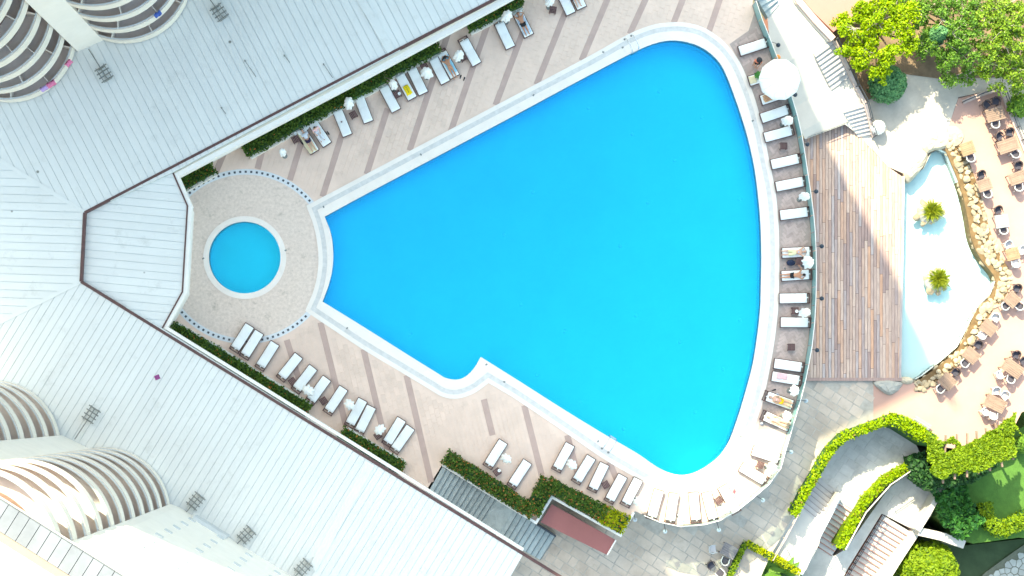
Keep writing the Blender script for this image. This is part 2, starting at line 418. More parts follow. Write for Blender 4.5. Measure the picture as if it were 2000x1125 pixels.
sun_poly = GL([(1262,1003),(1265,950),(1335,964),(1400,945),(1462,882),(1480,842),(1538,838),(1512,925),(1435,990),(1325,1022)])
tiles(sun_poly, holes, (0.243, 0.97), .62, .34, .025, ('paver', 'pavers'), M['deck'], deck, 0, 0.004, seed=4)
# herringbone bricks
def herringbone(poly, L, W, gap, parent, limit, z, rot):
    Mr = Matrix.Rotation(rot, 3, 'Z'); xs = [(Mr.inverted() @ p) for p in poly]
    xa, xb = min(p.x for p in xs), max(p.x for p in xs); ya, yb = min(p.y for p in xs), max(p.y for p in xs)
    res = []; per = 2 * L; n = int(L / W)
    for i in range(int((xb - xa) / W) + 2 * n):
        for j in range(int((yb - ya) / W) + 2 * n):
            k = (i - j) % (2 * n)
            if k == 0: c, r = ((i + n / 2) * W, (j + .5) * W), 0
            elif k == n: c, r = ((i + .5) * W, (j + n / 2 - n + 1) * W), math.pi / 2
            else: continue
            p = Mr @ Vector((xa - L + c[0], ya - L + c[1], 0))
            ok = all(inside(p + Mr @ Vector((sx * L / 2, sy * W / 2, 0) if r == 0 else (sx * W / 2, sy * L / 2, 0)), poly) for sx in (-1, 1) for sy in (-1, 1))
            if ok: res.append((p, r + rot))
    random.shuffle(res)
    me = B().box((0, 0, -.02), (L - gap, W - gap, .04), taper=.96).mesh('brick', M['brick']); rest = B()
    for k, (p, r) in enumerate(res):
        dz = z + rnd(-.004, .004)
        if k < limit: put('brick', me, parent, (p.x, p.y, dz), r)
        else: rest.box((p.x, p.y, dz - .02), (L - gap, W - gap, .04), r)
    if rest.v: rest.build('bricks', [M['brick']], parent, kind='stuff')
herringbone(offset(HERR, -.05), .60, .20, .03, deck, 300, .012, R(32))

# glass balustrade along the outer edge of the deck
def glass_mat(name, col, a):
    m = bpy.data.materials.new(name); m.use_nodes = True; n = m.node_tree.nodes; l = m.node_tree.links; n.clear()
    o = n.new("ShaderNodeOutputMaterial"); mx = n.new("ShaderNodeMixShader"); t = n.new("ShaderNodeBsdfTransparent"); t.inputs[0].default_value = (*col, 1)
    p = n.new("ShaderNodeBsdfPrincipled"); p.inputs["Base Color"].default_value = (*col, 1); p.inputs["Roughness"].default_value = .08
    mx.inputs[0].default_value = a; l.new(t.outputs[0], mx.inputs[1]); l.new(p.outputs[0], mx.inputs[2]); l.new(mx.outputs[0], o.inputs[0]); return m
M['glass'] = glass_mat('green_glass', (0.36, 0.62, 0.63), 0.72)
M['pale_glass'] = glass_mat('sunlit_glass', (0.75, 0.86, 0.84), 0.35)  # paler glass copy for panels in the sun, sunlight put into its colour
bal = thing('glass_balustrade', 'green tinted glass balustrade following the curved outer edge of the pool deck', 'balustrade')
edge_w = [G(x, y) for x, y in EDGE[3:-2]]
acc = [edge_w[0]]
for p in edge_w[1:]:
    if (p - acc[-1]).length > 1.1: acc.append(p)
for i in range(len(acc) - 1):
    a, c = acc[i], acc[i + 1]; t = (c - a).normalized(); a2, c2 = a + t * .03, c - t * .03
    s = Vector((t.y, -t.x, 0)) * .012
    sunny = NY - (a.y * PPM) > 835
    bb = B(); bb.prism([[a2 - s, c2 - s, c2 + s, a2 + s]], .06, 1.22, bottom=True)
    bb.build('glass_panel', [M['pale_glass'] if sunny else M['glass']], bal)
    if i % 2 == 0: B().box((a.x, a.y, .53), (.05, .05, 1.06), math.atan2(t.y, t.x)).build('post', [M['steel']], bal)
B().tube([(p.x, p.y, 1.24) for p in acc], .028, 6).build('top_rail', [M['fascia']], bal, smooth=True)
B().tube([(p.x, p.y, 0.03) for p in acc], .04, 6).build('base_rail', [M['grey_metal']], bal)
# parapet kerb under the balustrade
# ------------------------------------------------------------------ hotel: podium roofs
U_DIR = Vector((0.886, 0.463, 0)).normalized(); V_DIR = Vector((0.852, -0.524, 0)).normalized()
RZ = 4.0; RX = 3.75
def roof_wing(name, label, outline, seam_dir, spacing, z, base_z, wallpoly=None):
    root = thing(name, label, 'roof')
    P = [G(x, y, z) for x, y in outline]
    b = B(); b.prism([P], z - .35, z - .03); b.build('roof_deck', [M['roof_gap']], root)
    u = seam_dir.normalized(); v = Vector((-u.y, u.x, 0))
    ts = [p.dot(v) for p in P]; t = min(ts); k = 0
    while t < max(ts):
        q = clip(clip(P, v * (t + .016), v), v * (t + spacing - .016), -v)
        if len(q) >= 3:
            ar = abs(sum(q[i].x * q[(i + 1) % len(q)].y - q[(i + 1) % len(q)].x * q[i].y for i in range(len(q)))) / 2
            if ar > .02:
                B().prism([q], z - .03, z + .012 + rnd(-.006, .006)).build('roof_panel', [M['roof']], root)
        t += spacing; k += 1
    # walls under the roof
    b = B(); b.prism([offset(P, -.12)], -4, z - .35); b.build('wall', [M['fascia']], root)
    return root
wing_u = roof_wing('upper_roof', 'long pale metal roof above the upper sunbed terrace', [(165,415),(338,336),(962,0),(1180,-117),(1180,-520),(-260,-200),(-260,150)], Vector((0.463, -0.886, 0)), .545, RZ, 0)
wing_v = roof_wing('lower_roof', 'long pale metal roof below the lower sunbed terrace', [(158,550),(318,642),(1022,1082),(960,1190),(880,1300),(-260,1300),(-260,760)], Vector((0.524, 0.852, 0)), .50, RZ, 0)
wing_w = roof_wing('middle_roof', 'pale metal roof between the two long wings at the left edge', [(165,415),(-260,150),(-260,760),(158,550)], Vector((1, -0.03, 0)), .535, RZ + .002, 0)
wing_x = roof_wing('entrance_roof', 'small six sided pale roof beside the round pool', [(165,415),(338,338),(366,402),(356,570),(317,641),(158,550)], Vector((1, -0.09, 0)), .535, RX, 0)
def band_path(pts, z, w, h, name, m, parent, closed=False, dz=0):
    P = [G(x, y, z) for x, y in pts]; b = B()
    for i in range(len(P) - 1):
        a, c = P[i], P[i + 1]; t = (c - a).normalized(); s = Vector((-t.y, t.x, 0)) * w / 2
        e = t * w / 2 if i < len(P) - 2 else Vector((0, 0, 0))
        f = t * 0 if i == 0 else -t * w / 2 * 0
        b.prism([[a + f - s, c + e - s, c + e + s, a + f + s]], z - h + i * .002, z + dz + i * .003)
    return b.build(name, [m], parent)
band_path([(165,415),(962,0),(1180,-117)], RZ + .06, .17, .3, 'gutter', M['gutter'], wing_u)
band_path([(158,550),(1022,1082),(1100,1130)], RZ + .06, .20, .3, 'gutter', M['gutter'], wing_v)
band_path([(165,415),(158,550)], RZ + .07, .20, .3, 'gutter', M['gutter'], wing_w)
band_path([(338,338),(366,402),(356,570),(317,641)], RX + .06, .10, .2, 'gutter', M['gutter'], wing_x)
band_path([(343,338),(371.5,402),(361.5,571),(321,643)], RX + .02, .26, .5, 'fascia', M['fascia'], wing_x)
band_path([(340,345),(700,155.5),(1180,-105)], RZ - .25, .34, .6, 'fascia', M['fascia'], wing_u)
band_path([(324,640),(700,873),(1022,1074)], RZ - .02, .20, .6, 'fascia', M['fascia'], wing_v)
# hip caps
band_path([(165,415),(-60,276)], RZ + .05, .26, .08, 'hip_cap', M['roof'], wing_w)
band_path([(158,550),(-60,660)], RZ + .05, .26, .08, 'hip_cap', M['roof'], wing_w)
# raised joints across the long roofs
band_path([(700,-10),(764,100)], RZ + .10, .55, .12, 'expansion_joint', M['roof'], wing_u)
band_path([(724,905),(610,1112)], RZ + .10, .60, .12, 'expansion_joint', M['roof'], wing_v)

# ------------------------------------------------------------------ hotel: towers with round balconies
FL = 3.0
def balcony_mesh(Rr, part):
    b = B(); n = 72
    if part == 'slab':
        b.lathe([(Rr - 1.0, 0.0, 0), (Rr, 0.0, 0), (Rr + .02, .12, 0), (Rr + .02, .95, 0), (Rr - .14, .95, 0), (Rr - .14, .22, 1), (Rr - 1.0, .22, 1)], n, closed=True)
    else:
        b.lathe([(Rr - .08, 1.10), (Rr - .02, 1.10), (Rr - .02, 1.15), (Rr - .08, 1.15)], n, closed=True)
        for k in range(36):
            a = 2 * math.pi * k / 36; b.box(((Rr - .05) * math.cos(a), (Rr - .05) * math.sin(a), 1.02), (.03, .03, .16), a)
    return b
def tower(name, label, drums, Rpx, axis, floors, z0, body, body_top, fins, roofpoly=None):
    root = thing(name, label, 'hotel tower')
    Rm = Rpx / PPM * (CAM_H - z0) / CAM_H
    slab = balcony_mesh(Rm, 'slab').mesh('balcony', [M['cream'], M['balcony_floor']], False)
    rail = balcony_mesh(Rm, 'rail').mesh('railing', [M['rail']])
    part_me = B().box((Rm - .50, 0, .75), (.80, .04, 1.0)).mesh('partition', M['fascia'])
    for (dx, dy) in drums:
        c = G(dx, dy, z0)
        B().lathe([(Rm - .95, 0), (Rm - .95, floors * FL - 1.0)], 48, (c.x, c.y, z0)).build('balcony_wall', [M['brown_wall']], root)
        for k in range(floors):
            o = put('balcony', slab, root, (c.x, c.y, z0 + k * FL + .12))
            put('railing', rail, o)
            for j in range(5):
                a = -math.pi / 2 + math.atan2(axis.y, axis.x) + (j - 2) * .62 + .25 * math.sin(k * 2.1 + dx)
                if k < 9: put('partition', part_me, o, (0, 0, 0), a)
    P = [G(x, y, z0) for x, y in body]
    B().prism([P], -4, body_top).build('wall', [M['fascia']], root)
    for f in fins:
        B().prism([[G(x, y, z0) for x, y in f]], 0, body_top - .01 if body_top < 45 else body_top - 1).build('pier', [M['fascia']], root)
    return root
# upper tower: only its foot is in view, the rest of it throws the shade over the pool
t1 = tower('upper_hotel_tower', 'cream hotel tower with curved stacked balconies at the top left corner', [(20, 70), (245, -45), (470, -160)], 131, U_DIR, 15, RZ,
      [(-260, 60), (-90, 113), (150, -10), (621, -247), (1278 - 60, -487 - 62), (1278, -487), (1197, -664), (-360, 130)], 50.4,
      [[(152, 101), (201, 79), (172, -20), (90, 20)], [(-75, 215), (-26, 193), (-60, 120), (-120, 140)], [(377, -14), (426, -36), (397, -135), (315, -95)]])
t2 = tower('lower_hotel_tower', 'white hotel tower with curved balconies rising at the bottom left corner', [(-9, 873), (205, 1003)], 129, V_DIR, 11, RZ,
      [(-200, 738), (335, 1062), (350, 990), (640, 1168), (500, 1400), (-300, 1100)], 36.6,
      [[(121, 850), (181, 879), (140, 960), (60, 910)], [(334, 984), (352, 992), (340, 1068), (290, 1050)]])

B().prism([[G(x, y, RZ) for x, y in [(-260, 62), (-90, 114), (150, -9), (621, -246.5), (560, -370), (-340, 120)]]], 50.4, 57.0).build('upper_storeys', [M['fascia']], t1)
# roof slab of the lower tower, with its row of cap panels
TZ = 37.0
M['cap'] = mat('grey_cap_panel', (0.19, 0.20, 0.225), 0.7, 0.12, 0.9, rand=0.07, bump=0.1)
M['tan'] = mat('tan_roof_edge', (0.34, 0.25, 0.20), 0.8, 0.06, 1)
e0, e1 = G(-150, 883, TZ), G(330, 1185.4, TZ); et = (e1 - e0).normalized(); en = Vector((et.y, -et.x, 0))
if en.y > 0: en = -en
def rstrip(a, c, z0, z1, l0=0, l1=None):
    l1 = (e1 - e0).length if l1 is None else l1
    return B().prism([[e0 + et * l0 + en * a, e0 + et * l1 + en * a, e0 + et * l1 + en * c, e0 + et * l0 + en * c]], z0, z1, bottom=True)
rstrip(0, 30, TZ - .9, TZ - .35).build('roof_slab', [M['fascia']], t2)
L = (e1 - e0).length; k = 0.0
while k < L:
    rstrip(-.03, 1.22, TZ - .35, TZ, k + .02, min(k + .57, L)).build('cap_panel', [M['cap']], t2); k += .58
rstrip(1.24, 1.62, TZ - .35, TZ - .06).build('roof_edge', [M['tan']], t2)
rstrip(1.62, 1.9, TZ - .35, TZ + .5).build('parapet', [M['fascia']], t2)
# small square vents and louvres on the flat facade of the lower tower
fa, fb = G(350, 990, RZ), G(640, 1168, RZ); ft = (fb - fa).normalized(); fn = Vector((-ft.y, ft.x, 0))
M['louvre'] = mat('louvre', (0.55, 0.58, 0.60), 0.6, 0.05, 2)
for i in range(4):
    for j in range(7):
        c = fa + ft * (1.4 + i * 2.2); z = RZ + 2.2 + j * 3.0
        B().box((c.x + fn.x * .02, c.y + fn.y * .02, z), (.5, .08, .5), math.atan2(ft.y, ft.x)).build('vent', [M['louvre']], t2)
for j in range(4):
    c = fa + ft * 2.6
    B().box((c.x + fn.x * .12, c.y + fn.y * .12, RZ + .5 + j * .35), (2.6, .25, .12), math.atan2(ft.y, ft.x)).build('louvre', [M['louvre']], t2)

# floodlight racks reaching out over the roofs
def rack(px, py, ax, ay, label):
    c = G(px, py, RZ + .35); a = G(ax, ay, RZ + .5); t = thing('roof_light_rack', label, 'light rack', (c.x, c.y, RZ + .02), 0, 'light racks on the hotel roofs')
    dv = (c - a); dv.z = 0; ang = math.atan2(dv.y, dv.x); t.rotation_euler = (0, 0, ang)
    Ld = dv.length
    B().tube([(-Ld, 0, .5), (.45, 0, .42)], .035, 6).build('arm', [M['grey_metal']], t)
    for k in range(4): B().box((-.42 + k * .30, .0, .40), (.07, .92, .07)).build('crossbar', [M['grey_metal']], t)
    for s in (-.3, .3): B().box((0, s, .33), (1.1, .05, .05)).build('rail', [M['grey_metal']], t)
    for s in (-.45, .45): B().box((s, 0, .17), (.05, .5, .34)).build('foot', [M['grey_metal']], t)
for q in [(428,24,405,-8,'grey four bar light rack on the upper roof near the top edge'),(203,143,173,96,'grey four bar light rack below the pier of the upper tower'),
          (178,810,146,858,'grey four bar light rack above the lower tower, farthest left'),(382,979,364,1000,'grey four bar light rack right of the lower tower balconies'),
          (481,1045,462,1063,'grey four bar light rack second from the bottom edge on the lower roof'),(592,1109,576,1126,'grey four bar light rack at the bottom edge on the lower roof')]: rack(*q)
for q in [(478,118,500,150),(632,125,650,152),(555,108,566,122),(432,210,441,222)]:
    a, c = G(q[0], q[1], RZ + .25), G(q[2], q[3], RZ + .05)
    o = thing('roof_cable', f'thin dark cable lying on the upper roof, {["left of the two long ones","right one by the eave","short one near the middle","short one nearest the balconies"][[478,632,555,432].index(q[0])]}', 'cable', (a.x, a.y, RZ + .01))
    B().tube([(0, 0, .25), (0, 0, .02)], .05, 6).build('post', [M['grey_metal']], o)
    B().tube([(0, 0, .2), (c.x - a.x, c.y - a.y, .03)], .022, 5).build('wire', [M['grey_metal']], o)
M['magenta'] = mat('magenta_cloth', (0.28, 0.06, 0.22), 0.9, 0.15, 4)
M['pink'] = mat('pink_cloth', (0.70, 0.20, 0.36), 0.9, 0.1, 4)
M['lilac'] = mat('lilac_cloth', (0.55, 0.38, 0.72), 0.9, 0.1, 4)
M['blue_cloth'] = mat('blue_cloth', (0.06, 0.12, 0.42), 0.9, 0.1, 4)
def cloth(name, label, p, size, rz, m, drop=0.0, cat='towel', seed=1):
    rng = random.Random(seed); nx, ny = 7, 5; b = B(); i0 = 0; z = lambda x, y: .03 + .025 * math.sin(5 * x / size[0] + seed) + rng.uniform(0, .03) - (drop if abs(y) > size[1] * .3 else 0)
    for j in range(ny + 1):
        for i in range(nx + 1):
            x = (i / nx - .5) * size[0] * (1 + .06 * math.sin(j * 2 + seed)); y = (j / ny - .5) * size[1] * (1 + .06 * math.cos(i * 1.7 + seed))
            b.v.append((x, y, z(x, y)))
    for j in range(ny):
        for i in range(nx):
            a = j * (nx + 1) + i; b.f.append((a, a + 1, a + nx + 2, a + nx + 1)); b.m.append(0)
    o = b.build(name, [m], None, True, loc=p, rz=rz, label=label, cat=cat)
    md = o.modifiers.new('thickness', 'SOLIDIFY'); md.thickness = .02
    return o
cloth('fallen_cloth', 'crumpled magenta cloth lying alone on the lower roof', G(307, 737, RZ + .01), (.34, .3), .4, M['magenta'], cat='cloth')
cloth('towel', 'bright pink towel hung on the upper tower balcony rail', G(133, 122, RZ + 1.5), (.5, .35), .9, M['pink'], .25, seed=2)
cloth('towel', 'large pink towel draped over the lowest balcony of the upper tower', G(99, 163, RZ + 1.4), (.6, .4), .6, M['pink'], .2, seed=3)
cloth('towel', 'lilac towel beside the pink one on the lowest balcony', G(86, 171, RZ + 1.4), (.55, .35), .55, M['lilac'], .2, seed=4)
cloth('towel', 'blue towel on a balcony rail right of the white pier', G(307, 26, RZ + 4.4), (.5, .35), .6, M['blue_cloth'], .25, seed=5)

# ------------------------------------------------------------------ sunbeds
M['wicker'] = mat('brown_wicker', (0.115, 0.058, 0.055), 0.6, 0.25, 9, bump=0.3, rand=0.15)
M['cushion'] = mat('white_cushion', (0.82, 0.81, 0.79), 0.85, 0.03, 2.5, bump=0.15, rand=0.03)
M['white_cloth'] = mat('white_canvas', (0.82, 0.81, 0.79), 0.85, 0.05, 4, bump=0.2)
def sunbed():
    # x axis: foot (-) to head (+); mattress centre at origin
    t = thing('sunbed', '', 'sunbed')
    W = .66; ML = 1.86
    for s in (-1, 1): B().box((.10, s * (W / 2 + .02), .27), (2.16, .055, .10)).build('side_rail', [M['wicker']], t)
    for x in (-.90, 1.12):
        for s in (-1, 1): B().box((x, s * (W / 2 + .0), .12), (.07, .07, .24)).build('leg', [M['wicker']], t)
    for x in (1.155, .985, -.965): B().box((x, 0, .265), (.05, W - .01, .075)).build('crossbar', [M['wicker']], t)
    B().box((0, 0, .25), (1.86, W - .02, .03)).build('bed_slats', [M['wicker']], t)
    b = B(); prof = []; n = 14
    for i in range(n + 1):
        x = -ML / 2 + ML * i / n; up = max(0, x - .22) * .16
        for j, (yy, zz) in enumerate(((-.31, .28), (-.335, .32), (-.32, .365), (-.2, .378), (0, .38), (.2, .378), (.32, .365), (.335, .32), (.31, .28))):
            cr = -.018 if i in (8,) and j not in (0, 8) else 0
            e = .985 if i in (0, n) else 1
            b.v.append((x, yy * e, zz + (up if True else 0) + cr - (.02 if i in (0, n) and 1 < j < 7 else 0)))
    for i in range(n):
        for j in range(8):
            a = i * 9 + j; b.f.append((a, a + 9, a + 10, a + 1)); b.m.append(0)
    b.f.append(tuple(range(9))); b.m.append(0); b.f.append(tuple(reversed(range(n * 9, n * 9 + 9)))); b.m.append(0)
    b.build('mattress', [M['cushion']], t, True)
    B().box((.97, 0.03, .47), (.10, .07, .02)).build('strap', [M['cushion']], t)
    return t
proto_bed = sunbed()
used = [0]
def bed(head, foot, label, group):
    h, f = G(*head, .4), G(*foot, .4); c = (h + f) / 2; a = math.atan2(h.y - f.y, h.x - f.x)
    return copy_tree(proto_bed, None, (c.x, c.y, .008), a + rnd(-.018, .018), label, 'sunbed', group)
gu, gl, gr, gb = 'sunbeds along the upper roof', 'sunbeds along the lower roof', 'sunbeds along the glass balustrade', 'sunlit sunbeds on the curved end of the deck'
BEDS = [
 ((588,253),(613,295),'sunbed with a cream towel under the man in a white shirt',gu),
 ((610.5,239),(638,281),'sunbed under the seated person, right of the man in white shirt',gu),
 ((658,215),(679,264),'white sunbed with one small brown object on its cushion',gu),
 ((700.5,189),(719.8,237),'white sunbed just right of a closed parasol, fourth along the upper roof',gu),
 ((748.8,168.5),(773.8,215.8),'white sunbed directly left of the one with a yellow towel',gu),
 ((780.3,147),(805.3,190.5),'white sunbed with a bright yellow towel near its foot',gu),
 ((803.8,135),(827.3,181.5),'white sunbed directly right of the one with a yellow towel',gu),
 ((846,115),(870,159.5),'empty white sunbed touching the one with the dark haired bather',gu),
 ((864,104),(887.5,148),'sunbed under the bather with long black hair',gu),
 ((906,79),(931,124.5),'white sunbed on its own right of the black flip flops',gu),
 ((975,46),(997,91),'white sunbed left of the bather in black shorts, top edge',gu),
 ((1010,22),(1033,69),'sunbed under the bather in black shorts with arms raised',gu),
 ((1093,-22),(1115.5,26),'white sunbed cut by the top edge beside a brown side table',gu),
 ((1115,-32),(1136,14),'rightmost sunbed of the upper row, with bare legs on it',gu),
 ((459.5,679),(487,637),'leftmost sunbed of the lower row, on the round tile border',gl),
 ((479,692),(505.5,650),'second sunbed of the lower row, pushed against the leftmost',gl),
 ((510,712.6),(535.6,672.6),'third sunbed of the lower row, standing alone below the tile border',gl),
 ((551.6,734.5),(582,696),'fourth sunbed of the lower row, left of a brown table',gl),
 ((580,759),(611,718),'fifth sunbed of the lower row, left of a closed parasol',gl),
 ((608,781),(637.5,739.5),'sixth sunbed of the lower row, right of a closed parasol',gl),
 ((643,801),(669.7,759),'seventh sunbed of the lower row, at the gap between two hedges',gl),
 ((684,826),(708,782.6),'eighth sunbed of the lower row, left one of a touching pair',gl),
 ((702.5,840),(725,796),'ninth sunbed of the lower row, right one of a touching pair',gl),
 ((757,863),(784,820),'tenth sunbed of the lower row, above the short hedge',gl),
 ((773,876),(800.5,836),'eleventh sunbed of the lower row, last before the wide stairs',gl),
 ((954,908),(983.7,862),'sunbed beside the flowering planter hedge above the wide stairs',gl),
 ((1002,945),(1030,903),'sunbed in the inner corner of the flowering planter hedge',gl),
 ((1089.5,912.7),(1113,869.6),'sunbed below the pool ladder, left of a closed parasol',gl),
 ((1128.7,936),(1153.7,895),'sunbed right of the closed parasol below the pool ladder',gl),
 ((1158.7,952),(1180.6,908),'sunbed directly left of the low brown table by the planter hedge',gl),
 ((1192.5,973),(1215.6,932),'sunbed directly right of the low brown table by the planter hedge',gl),
 ((1224,981),(1246,938),'last sunbed of the lower row, beside the sunlit curve',gl),
 ((1493,84),(1447,99),'sunbed above the person in a black hat, near the top right',gr),
 ((1513,143),(1465,158),'sunbed with a folded cream towel half under the big open parasol',gr),
 ((1544,177),(1481,198),'sunbed with a bather half hidden below the big open parasol',gr),
 ((1539,214),(1486,231),'sunbed just below the big open parasol, beside the coping',gr),
 ((1546,254),(1493,269),'second empty sunbed below the big open parasol, above a small table',gr),
 ((1559,310),(1507,321),'empty sunbed just below a lone small brown table',gr),
 ((1567.5,355),(1517,364),'empty sunbed just above the closed parasol at the glass edge',gr),
 ((1576,414),(1525,420),'empty sunbed standing alone below a closed parasol, above the yellow towel bather',gr),
 ((1580,491.5),(1529,494),'sunbed under the bather wrapped in a pale yellow towel',gr),
 ((1578,536),(1529,539),'sunbed under the sunbather lying face down in black trunks',gr),
 ((1575,582),(1524,583),'empty sunbed just below the face down sunbather',gr),
 ((1577.5,630),(1526,629),'empty sunbed between a closed parasol and a lone table at the glass edge',gr),
 ((1567,718),(1511,709),'empty sunbed right above the one with a pink towel',gr),
 ((1561,743),(1508,735),'sunbed with a pale pink towel laid across it',gr),
 ((1499,774),(1547,791),'sunbed turned to the pool under the bather in yellow shorts',gr),
 ((1495,813),(1541,833),'sunbed turned to the pool under the last bather before the sunlit corner',gr),
 ((1520,896),(1471,880),'uppermost sunbed in full sun on the curved deck corner',gb),
 ((1493,938),(1448,912),'second sunbed in full sun, below a low table on the curved corner',gb),
 ((1437,997),(1411,950),'sunlit sunbed nearest the red sandal at the bottom curve',gb),
 ((1392,1010),(1381,965),'sunlit sunbed left of a low table at the bottom curve',gb),
 ((1359,1015),(1355,963),'sunlit sunbed right of the closed parasol at the bottom curve',gb),
 ((1309,1015),(1317,966),'sunlit sunbed left of the closed parasol at the bottom curve',gb),
 ((1274,1007),(1287,960),'leftmost sunlit sunbed of the bottom curve',gb)]
bed_objs = {}
for q in BEDS: bed_objs[q[2]] = bed(*q)
remove_tree(proto_bed)

# side tables
def side_table():
    t = thing('side_table', '', 'side table')
    for k in range(5): B().box((-.2 + k * .1, 0, .385), (.088, .48, .03)).build('slat', [M['wicker']], t)
    B().box((0, .21, .345), (.46, .05, .05)).build('apron', [M['wicker']], t); B().box((0, -.21, .345), (.46, .05, .05)).build('apron', [M['wicker']], t)
    for sx in (-.2, .2):
        for sy in (-.2, .2): B().box((sx, sy, .16), (.05, .05, .32)).build('leg', [M['wicker']], t)
    return t
pt = side_table()
for (x, y, a, l) in [(577,272,.5,'left of the man in a white shirt'),(690,224,.5,'between the third and fourth upper sunbeds'),(776,184,.5,'left of the yellow towel sunbed'),(829,130,.5,'above a closed parasol left of the black haired bather'),
    (905,112,.5,'half under the wilted closed parasol of the upper row'),(1080,19,1.4,'at the top edge below a closed parasol'),(1531,285,0,'alone below the big open parasol'),(1562,511,0,'between the two bathers at the glass edge'),
    (1553,607,0,'with a round white ashtray at the glass edge'),(1546,678,0,'alone at the lower end of the glass edge'),(1535,818,-.4,'between the last two shaded bathers'),(571,745,.6,'between the fourth and fifth lower sunbeds'),
    (632,783,.6,'right of the sixth lower sunbed'),(738,851,.6,'left of the tenth lower sunbed under a closed parasol'),(971,922,.6,'beside the planter hedge, with a round ashtray'),(1183,947,.5,'low between two sunbeds by the planter hedge'),
    (1404,977,.6,'in full sun at the bottom curve'),(1485,908,-.4,'in full sun between two sunbeds of the curved corner')]:
    copy_tree(pt, None, G(x, y, .4) * Vector((1, 1, 0)) + Vector((0, 0, .008)) if False else Vector((G(x, y, .4).x, G(x, y, .4).y, .008)), a, 'brown slatted side table ' + l, 'side table', 'brown side tables')
remove_tree(pt)
M['ceramic'] = mat('white_ceramic', (0.8, 0.8, 0.78), 0.3, 0.02, 5)
for (x, y, l) in [(577,261,'beside the man in a white shirt'),(780,183,'left of the yellow towel'),(1556,608,'at the glass edge'),(975,919,'beside the planter hedge')]:
    p = G(x, y, .42)
    B().lathe([(.02, .01), (.05, .005), (.10, .03), (.115, .05), (.10, .045), (.055, .02), (.02, .018)], 16, m=0).build('ashtray', [M['ceramic']], None, True, loc=(p.x, p.y, .405 if x != 577 else .408), label='round white ashtray on the brown table ' + l, cat='ashtray', group='white ashtrays')

# closed parasols
def closed_parasol(seed, full=True, lean=0.0, big=1.0):
    rng = random.Random(seed); t = thing('closed_parasol', '', 'parasol')
    B().lathe([(.001, .08), (.10, .08), (.17, .04), (.18, 0)], 16).build('base', [M['grey_metal']], t)
    B().tube([(0, 0, .06), (0, 0, 2.35)], .022, 8).build('pole', [M['fascia']], t)
    ph = [rng.uniform(0, 6.28) for _ in range(4)]
    n = 48; prof = [(.03, 2.42), (.10, 2.38), (.22 * big, 2.24), (.29 * big, 2.02), (.33 * big, 1.7), (.35 * big, 1.42), (.31 * big, 1.36)]
    def wob(a, q): return 1 + (.02 + .022 * q) * math.sin(8 * a + ph[0]) + .03 * q * math.sin(2 * a + ph[1]) + .014 * q * math.sin(5 * a + ph[2])
    b = B(); b.lathe(prof, n, wob=wob); b.v = [(x + lean * max(0, 2.4 - z) * .3, y + .4 * lean * max(0, 2.4 - z) * .3, z + .03 * math.sin(7 * math.atan2(y, x) + ph[3]) * (2.4 - z)) for x, y, z in b.v]
    b.build('canopy', [M['white_cloth']], t, True)
    B().ball((0, 0, 2.43), .04).build('finial', [M['fascia']], t)
    return t
for k, (x, y, l) in enumerate([(552,298,'standing alone nearest the round pool'),(682,201,'between the third and fourth upper sunbeds'),(768,166,'left of the yellow towel sunbed'),(834,142,'right of the yellow towel, below a brown table'),
    (897,108,'limp, left of the lone upper sunbed by the flip flops'),(991,32,'left of the bather in black shorts'),(1075,3,'cut by the top edge'),(1537,236,'just below the big open parasol'),(1571,384,'overhanging the glass edge below two empty sunbeds'),
    (1579,513,'between the two bathers at the glass edge'),(1572,610,'over the table with an ashtray at the glass edge'),(1551,763,'below the pink towel sunbed'),(1537,813,'between the last two shaded bathers'),
    (602,763,'left of the sixth lower sunbed'),(683,790,'left of the touching pair in the lower row'),(740,840,'left of the tenth lower sunbed'),(990,895,'above the flowering planter hedge'),(1117,908,'below the pool ladder'),
    (1246,978,'beside the last sunbed of the lower row'),(1334,1010,'in full sun at the bottom curve, left one'),(1417,994,'in full sun at the bottom curve, right one'),(1507,914,'in full sun at the glass of the curved corner')]):
    t = closed_parasol(k, lean=rnd(-.25, .25), big=rnd(.85, 1.12) if k else .7)
    p = G(x, y, 1.6); t.location = (p.x, p.y, .012); t.rotation_euler = (0, 0, rnd(0, 6))
    tag(t, 'closed white parasol ' + l, 'parasol', 'closed white parasols')
